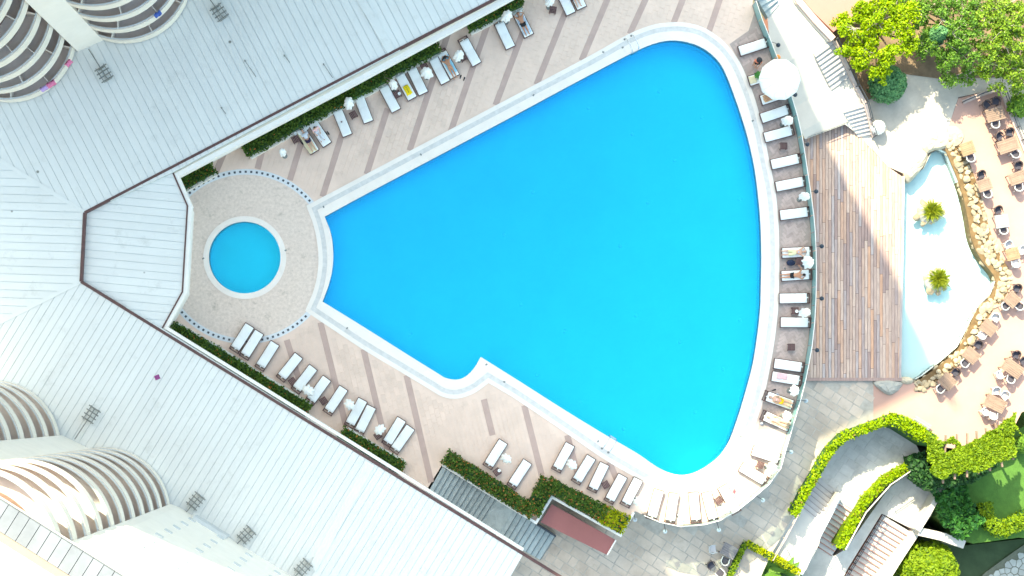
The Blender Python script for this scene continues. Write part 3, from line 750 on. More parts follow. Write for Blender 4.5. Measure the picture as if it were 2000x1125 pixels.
# big open parasol
t = thing('open_parasol', 'large open white octagonal parasol by the glass balustrade', 'parasol')
p = G(1523, 155, 2.3); t.location = (p.x, p.y, .012)
B().box((0, 0, .04), (.6, .6, .08)).build('base', [M['iron']], t)
B().tube([(0, 0, .08), (0, 0, 2.62)], .03, 8).build('pole', [M['fascia']], t)
pr = 41 / PPM * (CAM_H - 2.3) / CAM_H
for k in range(10):
    a0, a1 = 2 * math.pi * k / 10, 2 * math.pi * (k + 1) / 10; b = B(); n = 5
    for j in range(6):
        r = pr * j / 5
        for i in range(n):
            a = a0 + (a1 - a0) * i / (n - 1); sag = -.035 * math.sin(math.pi * i / (n - 1)) * j / 5; rr = r * (1 - .035 * math.sin(math.pi * i / (n - 1)) * (j / 5))
            b.v.append((rr * math.cos(a), rr * math.sin(a), 2.62 - .36 * (j / 5) ** 1.15 + sag))
    for j in range(5):
        for i in range(n - 1):
            q = j * n + i; b.f.append((q, q + n, q + n + 1, q + 1)); b.m.append(0)
    o = b.build('canopy_panel', [M['white_cloth']], t, True); md = o.modifiers.new('thickness', 'SOLIDIFY'); md.thickness = .008
    b = B(); b.v = [(pr * math.cos(a0), pr * math.sin(a0), 2.24), (pr * math.cos(a1), pr * math.sin(a1), 2.24), (pr * math.cos(a1), pr * math.sin(a1), 2.12), (pr * math.cos(a0), pr * math.sin(a0), 2.12)]; b.f = [(0, 1, 2, 3)]; b.m = [0]
    b.build('valance', [M['white_cloth']], t)
    B().tube([(.03 * math.cos(a0), .03 * math.sin(a0), 2.55), (pr * .98 * math.cos(a0), pr * .98 * math.sin(a0), 2.22)], .012, 5).build('rib', [M['fascia']], t)
B().ball((0, 0, 2.66), .05).build('finial', [M['fascia']], t)

# towels, sandals and other small things
M['yellow'] = mat('yellow_towel', (0.85, 0.62, 0.02), 0.9, 0.08, 5, bump=.2)
M['cream_t'] = mat('cream_towel', (0.72, 0.62, 0.42), 0.9, 0.06, 4, bump=.2)
M['pale_pink'] = mat('pale_pink_towel', (0.80, 0.48, 0.50), 0.9, 0.1, 4)
M['orange_f'] = mat('orange_float', (0.85, 0.30, 0.08), 0.7, 0.1, 4)
def on_bed(label, name, x, y, size, da, m, seed=1, z=.39, cat='towel'):
    c = G(x, y, z); return cloth(name, label, (c.x, c.y, z), size, da, m, cat=cat, seed=seed)
yt = on_bed('bright yellow towel with dark print on an upper row sunbed', 'towel', 796, 176, (.72, .40), math.atan2(-44, 25), M['yellow'], 2)
M['print'] = mat('dark_print', (0.25, 0.20, 0.03), 0.9, 0.1, 4)
pb_ = B()
for k in range(6):
    pb_.box((-.2 + k * .08, .02 * math.sin(k * 2), .085), (.035, .10 - .03 * (k % 2), .004), .3 * math.sin(k))
pb_.build('print', [M['print']], yt, kind='stuff')
on_bed('pale pink towel across the sunbed near the pink stone end of the balustrade', 'towel', 1527, 735, (.75, .42), -.15, M['pale_pink'], 3)
on_bed('folded cream towel on the sunbed left of the big open parasol', 'towel', 1470, 156, (.5, .5), .28, M['cream_t'], 4)
on_bed('cream towel under the man in a white shirt', 'towel', 600, 276, (1.75, .62), math.atan2(-42, 25), M['cream_t'], 5)
on_bed('pale blue towel under the black haired bather', 'towel', 877, 126, (1.3, .56), math.atan2(-44, 25), mat('pale_blue_towel', (0.30, 0.58, 0.72), .9, .15, 5), 6, .40)
on_bed('grey blue towel under the bather in black shorts', 'towel', 1021, 45, (1.6, .6), math.atan2(-47, 23), mat('grey_blue_towel', (0.48, 0.58, 0.68), .9, .1, 5), 7, .40)
on_bed('cream towel under the bather in yellow shorts', 'towel', 1527, 784, (1.3, .56), math.atan2(-17, 48), M['cream_t'], 8, .40)
on_bed('sandy towel under the last bather before the sunlit corner', 'towel', 1524, 825, (1.3, .56), math.atan2(-20, 46), mat('sand_towel', (0.75, 0.60, 0.42), .9, .1, 5), 9, .40)
on_bed('brown towel on the sunbed below the big open parasol', 'towel', 1503, 190, (.9, .5), .33, mat('brown_towel', (0.62, 0.36, 0.20), .9, .3, 5), 10, .40)
on_bed('folded white towel heap between the two upper row bathers', 'towel_heap', 600, 245, (.5, .4), .9, M['white_cloth'], 11, .42)
M['black'] = mat('black_rubber', (0.02, 0.022, 0.03), 0.7, 0.2, 8)
def sandals(x, y, a, label, m, gap=.2):
    t = thing('sandals', label, 'sandals', (G(x, y).x, G(x, y).y, .02), a)
    for s in (-1, 1):
        b = B(); pts = [(-.13, -.03), (-.13, .03), (-.02, .04), (.10, .05), (.15, .02), (.15, -.02), (.10, -.05), (-.02, -.04)]
        b.prism([[Vector((p[0] + s * .03, p[1] + s * gap / 2, 0)) for p in pts]], 0, .025)
        o = b.build('sole', [m], t)
        B().tube([(.0 + s * .03, -.045 + s * gap / 2, .025), (.05 + s * .03, s * gap / 2, .07), (.0 + s * .03, .045 + s * gap / 2, .025)], .012, 5).build('strap', [m], t)
sandals(903, 152.5, 1.25, 'pair of black flip flops on the pavers below the black haired bather', M['black'], .28)
sandals(639, 260, -1.0, 'pair of dark sandals right of the two upper left bathers', M['black'], .13)
sandals(591, 279, -.9, 'dark sandals left of the man in a white shirt', M['black'], .12)
sandals(1512, 766, .3, 'dark shoes above the bather in yellow shorts', M['black'], .3)
sandals(1434, 960, 1.2, 'red sandals alone on the sunlit pavers', mat('red_rubber', (.5, .10, .14), .7, .1, 5), .1)
p = G(667, 238, .41); B().ball((0, 0, .03), (.06, .05, .035), 10, 6, jit=.1).build('brown_pouch', [M['wicker']], None, True, loc=(p.x, p.y, .385), label='small brown pouch on the cushion of the third upper sunbed', cat='pouch')
def bag(x, y, label, m, s=1, seed=3):
    p = G(x, y); t = thing('beach_bag', label, 'bag', (p.x, p.y, .02))
    b = B(); b.ball((0, 0, .16 * s), (.20 * s, .14 * s, .16 * s), 12, 8, jit=.12, seed=seed); b.build('body', [m], t, True)
    B().tube([(-.1, 0, .28 * s), (-.06, .02, .40 * s), (.06, .02, .40 * s), (.1, 0, .28 * s)], .014, 6).build('handle', [m], t, True)
bag(1543, 514, 'black and navy beach bag between the two bathers at the glass edge', mat('navy_bag', (.015, .025, .06), .8, .3, 8), 1.5)
bag(1516, 772, 'pale blue bag above the bather in yellow shorts', mat('pale_bag', (.55, .62, .75), .8, .2, 8), .9, 5)
bag(1487, 827, 'pale pouch at the foot of the last shaded bather', mat('pale_pouch', (.6, .65, .72), .8, .1, 8), .6, 6)
bag(1516, 113, 'orange and yellow bag at the glass above the big open parasol', M['orange_f'], 1.3, 7)

# pool ladders, skimmer lids, lamps
def ladder(x, y, a, label):
    c = G(x, y); t = thing('pool_ladder', label, 'ladder', (c.x, c.y, 0.02), a, 'pool ladders')
    for s in (-1, 1):
        B().tube([(-.95, s * .26, .0), (-.95, s * .26, .25), (-.85, s * .26, .62), (-.45, s * .26, .78), (-.02, s * .26, .62), (.10, s * .26, .2), (.10, s * .26, -.9)], .028, 8).build('handrail', [M['steel']], t, True)
        B().lathe([(.001, .03), (.07, .025), (.08, 0)], 12, (-.95, s * .26, 0)).build('socket', [M['grey_metal']], t)
    for z in (-.18, -.45, -.72): B().box((.10, 0, z), (.12, .52, .03)).build('step', [M['steel']], t)
ladder(1239, 97, math.atan2(-.88, .47), 'steel pool ladder on the upper edge of the big pool')
ladder(1196, 857, math.atan2(.85, .53), 'steel pool ladder on the lower edge of the big pool')
for k, (x, y) in enumerate([(822,302),(632,404),(1042,186),(1216,93),(1178,102),(678,641),(985,746),(1447,853),(1470,236),(1533,525),(950,712),(558,489),(397,505),(1168,862)]):
    p = G(x, y); B().box((0, 0, .004), (.15, .10, .012), 0).build('skimmer_lid', [M['grey_metal']], coping_obj, loc=(p.x, p.y, .03), rz=rnd(0, 3))
M['lamp_dark'] = mat('lamp_shade_dark', (0.02, 0.035, 0.06), 0.35, 0.2, 6)
M['lamp_pale'] = mat('lamp_shade_pale', (0.45, 0.5, 0.56), 0.35, 0.1, 6)
def lamp(x, y, ax, ay, label, m, zl=-.35):
    c = G(x, y, zl); a = G(ax, ay, -.12); t = thing('wall_lamp', label, 'lamp', (c.x, c.y, zl), 0, 'lamps on the outer wall of the deck')
    B().lathe([(.001, .17), (.06, .165), (.12, .12), (.155, .04), (.16, -.02), (.13, -.03), (.001, -.02)], 16).build('shade', [m], t, True)
    B().tube([(a.x - c.x, a.y - c.y, a.z - zl), ((a.x - c.x) * .3, (a.y - c.y) * .3, .24), (0, 0, .16)], .022, 6).build('arm', [M['iron']], t)
    B().box((a.x - c.x, a.y - c.y, a.z - zl - .05), (.12, .12, .16)).build('bracket', [M['iron']], t)
for q in [(1520,88,1494,78,'dark round wall lamp above the big open parasol'),(1553,185,1535,190,'dark round wall lamp at the right of the big open parasol'),(1577,282,1559,280,'dark round wall lamp at the top corner of the plank deck'),
          (1594,374,1573,374,'dark round wall lamp beside the overhanging closed parasol'),(1605,481,1584,482,'dark round wall lamp level with the yellow towel bather'),(1605,583,1584,583,'dark round wall lamp level with the empty sunbed below the bathers'),(1596,684,1576,682,'dark round wall lamp at the lower end of the plank deck')]:
    lamp(*q, M['lamp_dark'])
for q in [(1574,783,1554,782,'pale round wall lamp above the grey flagstones'),(1545,883,1525,880,'pale round wall lamp at the sunlit corner'),(1490,977,1470,964,'pale round wall lamp below the sunlit sunbeds, right one'),(1404,1035,1398,1014,'pale round wall lamp below the bottom curve, middle one'),(1299,1038,1297,1021,'pale round wall lamp below the bottom curve, left one'),(1240,1015,1238,1003,'pale round wall lamp at the planter corner')]:
    lamp(*q, M['lamp_pale'])

p = G(1479, 151); t = thing('potted_plant', 'small leafy potted plant left of the big open parasol', 'potted plant', (p.x, p.y, .02))
B().lathe([(.001, .0), (.11, .0), (.15, .28), (.13, .28), (.12, .24), (.001, .24)], 16).build('pot', [M['wicker']], t)
pl_b = B(); rg = random.Random(12)
for k in range(60):
    a = rg.uniform(0, 6.28); r_ = rg.uniform(.05, .3); c_ = Vector((r_ * math.cos(a), r_ * math.sin(a), .35 + rg.uniform(0, .35))); w_ = Vector((-math.sin(a), math.cos(a), 0)) * .05; d2 = Vector((math.cos(a), math.sin(a), .3)) * .1
    pl_b.face([c_ - d2, c_ + w_, c_ + d2, c_ - w_])
pl_b.build('leaves', [mat('pot_leaf', (.08, .28, .05), .6, .2, 9)], t)
# ------------------------------------------------------------------ people
def skin_mesh(joints, edges, root, sub=1):
    me = bpy.data.meshes.new('skin'); names = list(joints); ix = {n: i for i, n in enumerate(names)}
    me.from_pydata([joints[n][0] for n in names], [(ix[a], ix[b]) for a, b in edges], [])
    o = bpy.data.objects.new('skin_tmp', me); COL.objects.link(o)
    o.modifiers.new('skin', 'SKIN'); sv = me.skin_vertices[0].data
    for n in names:
        r = joints[n][1]; sv[ix[n]].radius = (r, r) if not hasattr(r, '__len__') else r; sv[ix[n]].use_root = (n == root)
    s = o.modifiers.new('sub', 'SUBSURF'); s.levels = sub; s.render_levels = sub
    dg = bpy.context.evaluated_depsgraph_get(); dg.update()
    out = bpy.data.meshes.new_from_object(o.evaluated_get(dg)); bpy.data.objects.remove(o); return out
def add_mesh(b, me, m=0):
    i = len(b.v); b.v += [tuple(v.co) for v in me.vertices]
    for p in me.polygons: b.f.append(tuple(i + k for k in p.vertices)); b.m.append(m)
BE = [('pel', 'bel'), ('bel', 'che'), ('che', 'neck'), ('neck', 'skull'), ('che', 'shL'), ('shL', 'elL'), ('elL', 'wrL'), ('che', 'shR'), ('shR', 'elR'), ('elR', 'wrR'), ('pel', 'hiL'), ('hiL', 'knL'), ('knL', 'anL'), ('anL', 'toL'), ('pel', 'hiR'), ('hiR', 'knR'), ('knR', 'anR'), ('anR', 'toR')]
RAD = dict(pel=.135, bel=.12, che=.14, neck=.058, skull=.06, shL=.075, shR=.075, elL=.042, elR=.042, wrL=.028, wrR=.028, hiL=.095, hiR=.095, knL=.058, knR=.058, anL=.038, anR=.038, toL=.035, toR=.035)
def pose_lying(z=.50, arms='side', legs=.12, prone=False, bend=0.0):
    s = -1 if prone else 1
    J = dict(pel=(0, 0, z), bel=(.18, 0, z), che=(.40, 0, z + .02), neck=(.56, 0, z + .03), skull=(.64, 0, z + .04))
    for n, y in (('L', 1), ('R', -1)):
        J['hi' + n] = (-.06, y * .09, z); J['kn' + n] = (-.44, y * legs, z + bend); J['an' + n] = (-.84, y * legs * .95, z - .03)
        J['to' + n] = (-.90, y * legs * 1.25, z + (.09 if not prone else -.08)); J['sh' + n] = (.46, y * .16, z + .02)
        if arms == 'side': J['el' + n] = (.20, y * .27, z - .02); J['wr' + n] = (-.02, y * .25, z - .01)
        elif arms == 'up': J['el' + n] = (.66, y * .36, z + .02); J['wr' + n] = (.78, y * .13, z + .03)
        elif arms == 'belly': J['el' + n] = (.20, y * .28, z); J['wr' + n] = (.06, y * .08, z + .14)
        elif arms == 'fold': J['el' + n] = (.62, y * .33, z - .02); J['wr' + n] = (.80, y * .16, z - .03)
        elif arms == 'reach': J['el' + n] = (.62, y * .30, z - .02) if y < 0 else (.62, .40, z); J['wr' + n] = (.78, y * .14, z - .03) if y < 0 else (.48, .60, z + .02)
    return J
def pose_sit(z=.50, legs=.12):
    J = pose_lying(z, 'side', legs)
    J.update(bel=(.03, 0, z + .18), che=(.06, 0, z + .40), neck=(.05, 0, z + .56), skull=(.05, 0, z + .63))
    for n, y in (('L', 1), ('R', -1)):
        J['sh' + n] = (.05, y * .17, z + .46); J['el' + n] = (-.08, y * .26, z + .24); J['wr' + n] = (-.28, y * .16, z + .16)
    return J
def pose_stand():
    J = dict(pel=(0, 0, .95), bel=(0, 0, 1.12), che=(0, 0, 1.33), neck=(.01, 0, 1.50), skull=(.02, 0, 1.58))
    for n, y in (('L', 1), ('R', -1)):
        J['hi' + n] = (0, y * .09, .90); J['kn' + n] = (.03, y * .11, .50); J['an' + n] = (-.02, y * .11, .08); J['to' + n] = (.12, y * .13, .04)
        J['sh' + n] = (0, y * .18, 1.40); J['el' + n] = (.10, y * .27, 1.15); J['wr' + n] = (.36, y * .12, 1.05)
    return J
def person(label, x, y, zpx, ang, J, skin, hairm, wear, hat=None, zbase=0.0, face_up=True, hair_long=False, prone=False):
    c = G(x, y, zpx); t = thing('person', label, 'person', (c.x, c.y, zbase), ang)
    jt = {k: (v, RAD[k]) for k, v in J.items()}
    b = B(); add_mesh(b, skin_mesh(jt, BE, 'pel'))
    nk, sk = Vector(J['neck']), Vector(J['skull']); hd = (sk - nk).normalized(); hc = sk + hd * .09
    upr = hd.z > .7
    fwd = (Vector((1, 0, 0)) if not upr else Vector((-1, 0, 0))) if upr else Vector((0, 0, -1 if prone else 1))
    if upr and 'stand' in label: fwd = Vector((1, 0, 0))
    side = hd.cross(fwd).normalized()
    i = len(b.v); b.ball((0, 0, 0), (.077, .095, .118), 14, 10)
    for k in range(i, len(b.v)):
        v = Vector(b.v[k]); tap = 1 - .22 * max(0, -v.z / .118)
        b.v[k] = tuple(hc + side * v.x * tap + fwd * v.y * tap + hd * v.z)
    nose = hc + fwd * .098 - hd * .015; i = len(b.v); b.ball(nose, (.014, .014, .022), 8, 5)
    for sg in (-1, 1):
        b.ball(hc + side * sg * .078, (.018, .018, .03), 8, 5)
        b.ball(hc + side * sg * .032 + fwd * .085 + hd * .012, .011, 8, 5, 1)
    b.ball(hc + fwd * .086 - hd * .055, (.024, .012, .010), 8, 5, 2)
    for n in ('L', 'R'):                                    # hands: palm, four fingers, thumb
        e, w = Vector(J['el' + n]), Vector(J['wr' + n]); d_ = (w - e).normalized(); s_ = d_.cross(Vector((0, 0, 1))).normalized(); u_ = s_.cross(d_)
        pc = w + d_ * .055; b.ball(pc, (.045, .045, .022), 10, 6)
        for f, (off, ln) in enumerate(((-.030, .062), (-.010, .075), (.010, .070), (.030, .055))):
            p0 = pc + d_ * .03 + s_ * off; b.tube([p0, p0 + d_ * ln * .55 - u_ * .006, p0 + d_ * ln - u_ * .024], .0095, 6, 0, .007)
        sg = 1 if n == 'L' else -1; p0 = pc - d_ * .02 + s_ * .034 * sg; b.tube([p0, p0 + s_ * .028 * sg + d_ * .02, p0 + s_ * .035 * sg + d_ * .052], .011, 6, 0, .008)
    b.build('body', [skin, M['black'], M['lips']], t, True)
    # hair
    hb = B(); hb.ball((0, 0, 0), (.088, .10, .122), 14, 10, jit=.05, seed=int(x))
    for k in range(len(hb.v)):
        v = Vector(hb.v[k]); v.y = min(v.y, .035 + .2 * max(0, v.z)); hb.v[k] = tuple(hc + side * v.x + fwd * (v.y - .012) + hd * (v.z + .016))
    if hair_long:
        for k in range(14):
            a = (k / 13 - .5) * 2.4; p0 = hc + side * .08 * math.sin(a) - fwd * .03 + hd * .03
            o_ = side * (.20 * math.sin(a)) + hd * (.10 * math.cos(a) - .02) - hd * .16
            hb.tube([p0, p0 + o_ * .5 + hd * .03, p0 + o_ * 1.0], .045, 6, 0, .02)
    hb.build('hair', [hairm], t, True)
    for nm, parts, m, inf in wear:
        jw = {k: (J[k], (RAD[k] + inf)) for k in parts}
        ed = [(a, e) for a, e in BE if a in jw and e in jw]
        if 'cut' in nm:
            nm = nm.replace('_cut', '')
            for n in ('L', 'R'):
                h, kk = Vector(J['hi' + n]), Vector(J['kn' + n]); jw['th' + n] = (tuple(h + (kk - h) * .55), .092 + inf); ed.append(('hi' + n, 'th' + n))
        if 'sleeve' in nm:
            nm = nm.replace('_sleeve', '')
            for n in ('L', 'R'):
                h, kk = Vector(J['sh' + n]), Vector(J['el' + n]); jw['sl' + n] = (tuple(h + (kk - h) * .6), .062 + inf); ed.append(('sh' + n, 'sl' + n))
        me = skin_mesh(jw, ed, parts[0]); wb = B(); add_mesh(wb, me); wb.build(nm, [m], t, True)
    if hat:
        hb = B(); hb.lathe([(.001, .14), (.07, .135), (.095, .10), (.10, .02), (.20, .0), (.205, -.012), (.09, -.005)], 20)
        hb.v = [tuple(hc + hd * .045 + side * x_ + fwd * y_ + hd * z_) for x_, y_, z_ in hb.v]; hb.build('hat', [hat], t, True)
    return t
M['lips'] = mat('lips', (.45, .16, .13), .5, .05, 5)
S1 = mat('skin_light', (.62, .36, .26), .55, .06, 6); S2 = mat('skin_tanned', (.52, .25, .15), .5, .06, 6)
H1 = mat('hair_black', (.012, .010, .012), .5, .3, 20); H2 = mat('hair_brown', (.09, .04, .025), .5, .3, 20); H3 = mat('hair_grey', (.35, .30, .27), .6, .2, 20)
WS = mat('white_shirt', (.75, .76, .82), .85, .06, 8); NV = mat('navy_shorts', (.03, .02, .06), .85, .2, 8); BK = mat('black_swimwear', (.015, .015, .02), .7, .2, 8)
PK = mat('pink_shirt', (.75, .48, .50), .85, .15, 8); YT = mat('pale_yellow_towel', (.72, .66, .40), .9, .06, 6); YS = mat('yellow_shorts', (.85, .48, .02), .85, .1, 8); RD = mat('rose_swimwear', (.6, .2, .22), .8, .1, 8); LT = mat('white_trousers', (.72, .72, .76), .9, .05, 8)
def ba(h, f): return math.atan2(-(h[1] - f[1]), h[0] - f[0])
TOR = ['pel', 'bel', 'che', 'shL', 'shR']; SHO = ['pel', 'hiL', 'hiR']
person('person in a white shirt and dark shorts reclining on the upper left sunbed', 601, 273, .5, ba((588,253),(613,295)), pose_lying(.50, 'belly'), S1, H1, [('shirt_sleeve', TOR, WS, .03), ('shorts_cut', SHO, NV, .034)])
person('person in a pink top and white trousers sitting beside the man in a white shirt', 617, 254, .6, ba((610.5,239),(638,281)), pose_sit(.50), S1, H2, [('shirt_sleeve', TOR, PK, .025), ('trousers', ['pel', 'hiL', 'knL', 'anL', 'hiR', 'knR', 'anR'], LT, .025)])
person('person with long black hair and black swimwear resting on a pale blue towel', 878.5, 131, .5, ba((864,104),(887.5,148)), pose_lying(.51, 'fold', .10, True), S2, H1, [('swimsuit', ['pel', 'bel'], BK, .015)], hair_long=True, prone=True)
person('person in black shorts lying with arms behind the head at the top edge', 1021, 46, .5, ba((1010,20),(1033,69)), pose_lying(.51, 'up'), S2, H1, [('shorts_cut', SHO, BK, .03)])
person('person whose bare legs stretch over the rightmost upper sunbed', 1122, -9, .5, ba((1115,-32),(1136,14)), pose_lying(.51, 'side'), S1, H2, [('shorts_cut', SHO, RD, .03)])
person('person standing in a black hat and coral top above the big open parasol', 1481, 119, 1.3, -math.pi / 2 - .2, pose_stand(), S2, H1, [('shirt_sleeve', TOR, mat('coral_top', (.8, .24, .14), .85, .1, 8), .015), ('shorts_cut', SHO, BK, .02)], hat=M['black'], zbase=.02)
person('person lying half hidden under the big open parasol', 1519, 185, .5, ba((1544,177),(1481,198)), pose_lying(.51, 'side'), S2, H2, [('shorts_cut', SHO, RD, .03)])
person('person wrapped in a pale yellow towel with arms folded behind the head', 1551, 493, .5, ba((1580,491.5),(1529,494)), pose_lying(.51, 'up', .13), S1, H3, [('towel_wrap', ['pel', 'bel', 'hiL', 'knL', 'hiR', 'knR'], YT, .05), ('vest', ['bel', 'che'], mat('blue_check_vest', (.45, .5, .68), .9, .4, 22), .012)])
person('person sunbathing face down in black trunks with one arm out to the table', 1549, 538, .5, ba((1578,536),(1529,539)), pose_lying(.51, 'reach', .10, True), S2, H1, [('trunks_cut', SHO, BK, .022)], prone=True)
person('person in yellow shorts and a rose top lying toward the pool', 1524, 783, .5, ba((1499,774),(1547,791)), pose_lying(.51, 'belly'), S1, H2, [('shorts_cut', SHO, YS, .03), ('shirt', ['bel', 'che'], PK, .02)])
person('person with reddish hair on the last shaded sunbed before the sunlit corner', 1519, 823, .5, ba((1495,813),(1541,833)), pose_lying(.51, 'side'), S1, mat('hair_red', (.35, .13, .05), .5, .2, 20), [('swimsuit', ['pel', 'bel', 'che'], mat('sand_swimsuit', (.75, .55, .38), .8, .1, 8), .012)])
# ------------------------------------------------------------------ lower grounds
ZL = -3.5
M['ground'] = mat('earth', (0.16, 0.15, 0.10), 0.95, 0.2, .3)
M['flag'] = mat('flagstone', (0.49, 0.40, 0.335), 0.85, 0.22, 0.3, rand=0.07, bump=0.3, dirt=.25, dscale=.7)
M['pale_flag'] = mat('pale_flagstone', (0.50, 0.465, 0.43), 0.85, 0.22, 0.5, bump=0.3, dirt=.25, rand=.09)
M['flag_bed'] = mat('flagstone_joint', (0.40, 0.36, 0.32), 0.9, 0.2, 1.5)
M['peach'] = mat('peach_paving', (0.47, 0.28, 0.23), 0.8, 0.05, .6, bump=.1)
M['terracotta'] = mat('terracotta_paving', (0.44, 0.205, 0.175), 0.8, 0.05, .6, bump=.1)
M['sand'] = mat('sandy_ground', (0.48, 0.42, 0.36), 0.95, 0.18, .7, bump=.3)
M['soil'] = mat('garden_soil', (0.20, 0.135, 0.085), 0.95, 0.3, 1.2, bump=.4)
M['concrete'] = mat('pale_concrete', (0.55, 0.505, 0.46), 0.85, 0.06, .7, bump=.1)
M['step'] = mat('stair_stone', (0.50, 0.47, 0.455), 0.85, 0.08, 1.2, rand=.05, bump=.2)
M['step_blue'] = mat('grey_stair_slab', (0.40, 0.44, 0.44), 0.8, 0.15, 2.5, rand=.06, bump=.2)
M['riser'] = mat('red_riser', (0.42, 0.20, 0.16), 0.85, 0.1, 2)
M['tread_line'] = mat('dark_tread_line', (0.16, 0.18, 0.185), 0.8, 0.15, 2)  # dark line along each tread front of the wide stairs
M['step_shade'] = mat('grey_step_shade', (0.30, 0.275, 0.275), 0.85, 0.1, 2)  # step shadow put into the colour, one grey stripe per tread
M['red_roof'] = mat('red_membrane', (0.30, 0.11, 0.105), 0.7, 0.08, .8)
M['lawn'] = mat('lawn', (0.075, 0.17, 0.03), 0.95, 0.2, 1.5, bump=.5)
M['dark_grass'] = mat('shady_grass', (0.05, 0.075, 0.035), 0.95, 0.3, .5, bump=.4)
M['rock'] = mat('pale_rock', (0.36, 0.29, 0.205), 0.9, 0.22, 1.5, rand=.25, bump=.8, dirt=.3, dscale=1.5)
M['rock_grey'] = mat('grey_rock', (0.36, 0.34, 0.31), 0.9, 0.15, 1.5, bump=.6)
M['boulder'] = mat('pale_boulder', (0.46, 0.39, 0.30), 0.95, 0.2, 1.1, bump=1.0, bscale=4, dirt=.35, dscale=1.2)
M['pond_floor'] = mat('pond_floor', (0.72, 0.74, 0.72), 0.6, 0.03, .6)
M['bark'] = mat('bark', (0.20, 0.15, 0.11), 0.95, 0.3, 5, bump=.5)
M['twig'] = mat('pale_twig', (0.50, 0.44, 0.38), 0.9, 0.2, 5)

B().face([(-900, -900, -13.2), (900, -900, -13.2), (900, 900, -13.2), (-900, 900, -13.2)]).build('ground', [M['ground']], kind='structure')
def slab(name, pts, z, m, z0=-13, ms=None, label=None):
    return B().prism([GL(pts, z)], z0, z, 0, 1 if ms else 0).build(name, [m, ms] if ms else [m], kind='structure', label=label)
STONE = [(800,900),(1240,860),(1560,690),(1735,690),(1712,742),(1712,822),(1648,848),(1622,880),(1592,925),(1555,1000),(1505,1085),(1480,1140),(1460,1240),(850,1240)]
stone = slab('stone_terrace', STONE, ZL, M['flag_bed'])
blockers = [[Vector((p.x, p.y, 0)) for p in GL(q, ZL)] for q in ([(1575,700),(1800,700),(1800,739),(1567,739)], [(1240,1003),(1300,1026),(1400,1022),(1500,940),(1560,780),(1560,600),(1000,600),(1000,985),(1050,1014),(1078,962)])]
tiles(GL(STONE, ZL), blockers, (0.84, 0.54), .95, .62, .05, ('flagstone', 'flagstones'), M['flag'], stone, 300, ZL + .015, rowshift=.37, hgt=.03, seed=11, near=G(1500, 1000), vary=.32)
POND = [(1762,347),(1777,347),(1800,331),(1814,302),(1830,293),(1843,299),(1860,340),(1880,390),(1889,430),(1897,470),(1915,510),(1941,545),(1930,575),(1905,600),(1885,640),(1865,678),(1830,708),(1797,734),(1784,741),(1754,737)]
ZP = -4.0
REST = [(1706,748),(1752,746),(1786,748),(1803,741),(1838,716),(1873,686),(1894,644),(1913,606),(1938,581),(1951,545),(1923,508),(1906,470),(1898,430),(1889,390),(1869,338),(1851,294),(1845,270),(1872,192),(1953,172),(2000,292),(2080,470),(2080,760),(1995,806),(1975,845),(1890,880),(1810,868),(1750,822),(1706,828)]
rest = slab('restaurant_terrace', REST, ZL + .004, M['peach'])
slab('sand_yard', [(1685,205),(1640,110),(1622,57),(1650,30),(1720,-40),(2090,-60),(2090,500),(2002,292),(1955,172),(1872,190),(1845,270),(1848,290),(1830,284),(1809,296),(1796,325),(1772,342),(1735,326),(1704,292),(1700,250)], ZL, M['sand'])
slab('planting_bed', [(1640,110),(1622,57),(1650,30),(1720,-40),(2090,-60),(2090,200),(1960,150),(1845,155),(1770,145),(1690,200)], ZL + .03, M['soil'])
pz = GL(POND, ZP)
slab('pond_bed', [(x + (x - 1830) * .03, y + (y - 530) * .03) for x, y in POND], ZP - .55, M['pond_floor'])
B().prism([pz], ZP - 1.0, ZP, bottom=True).build('pond_water', [M['pond_water']], kind='structure', label='shallow pale pond beside the plank deck')
n = len(pz); bb = B()
for i in range(n):
    a, c = pz[i], pz[(i + 1) % n]; bb.face([(a.x, a.y, ZL - .02), (c.x, c.y, ZL - .02), (c.x, c.y, ZP - .8), (a.x, a.y, ZP - .8)])
bb.build('pond_wall', [M['pond_floor']], kind='structure')

# plank deck
def plank_mat():
    m = mat('weathered_plank', (0.3, 0.2, 0.15), 0.85, 0.25, 2.5, bump=.3, stretch=(6, .5, 1))
    n = m.node_tree.nodes; l = m.node_tree.links
    oi = n.new('ShaderNodeObjectInfo'); cr = n.new('ShaderNodeValToRGB'); e = cr.color_ramp.elements
    e[0].position = 0; e[0].color = (.47, .41, .41, 1); e[1].position = 1; e[1].color = (.60, .35, .24, 1)
    for p, c in ((.25, (.36, .25, .23, 1)), (.5, (.58, .43, .365, 1)), (.75, (.50, .36, .305, 1))): x = e.new(p); x.color = c
    mx = n.new('ShaderNodeMix'); mx.data_type = 'RGBA'; mx.blend_type = 'MULTIPLY'; mx.inputs[0].default_value = .8
    rp = [x for x in n if x.type == 'VALTORGB' and x is not cr][0]
    rp.color_ramp.elements[0].color = (.55, .53, .52, 1); rp.color_ramp.elements[1].color = (1.25, 1.2, 1.15, 1)
    rp.color_ramp.elements[0].position = .25; rp.color_ramp.elements[1].position = .75
    l.new(oi.outputs['Random'], cr.inputs[0]); l.new(cr.outputs[0], mx.inputs[6]); l.new(rp.outputs[0], mx.inputs[7]); l.new(mx.outputs[2], n['Principled BSDF'].inputs['Base Color']); return m
M['plank'] = plank_mat(); ZD = -3.3
WD = [(1500,300),(1572,268),(1650,241),(1678,262),(1703,292),(1735,326),(1764,346),(1757,739),(1500,739)]
wd = slab('plank_deck', WD, ZD - .045, M['gutter'], -4.6)
P = GL(WD, ZD); wx = 5.9 / PPM * (CAM_H - ZD) / CAM_H; x = min(p.x for p in P); rng = random.Random(5)
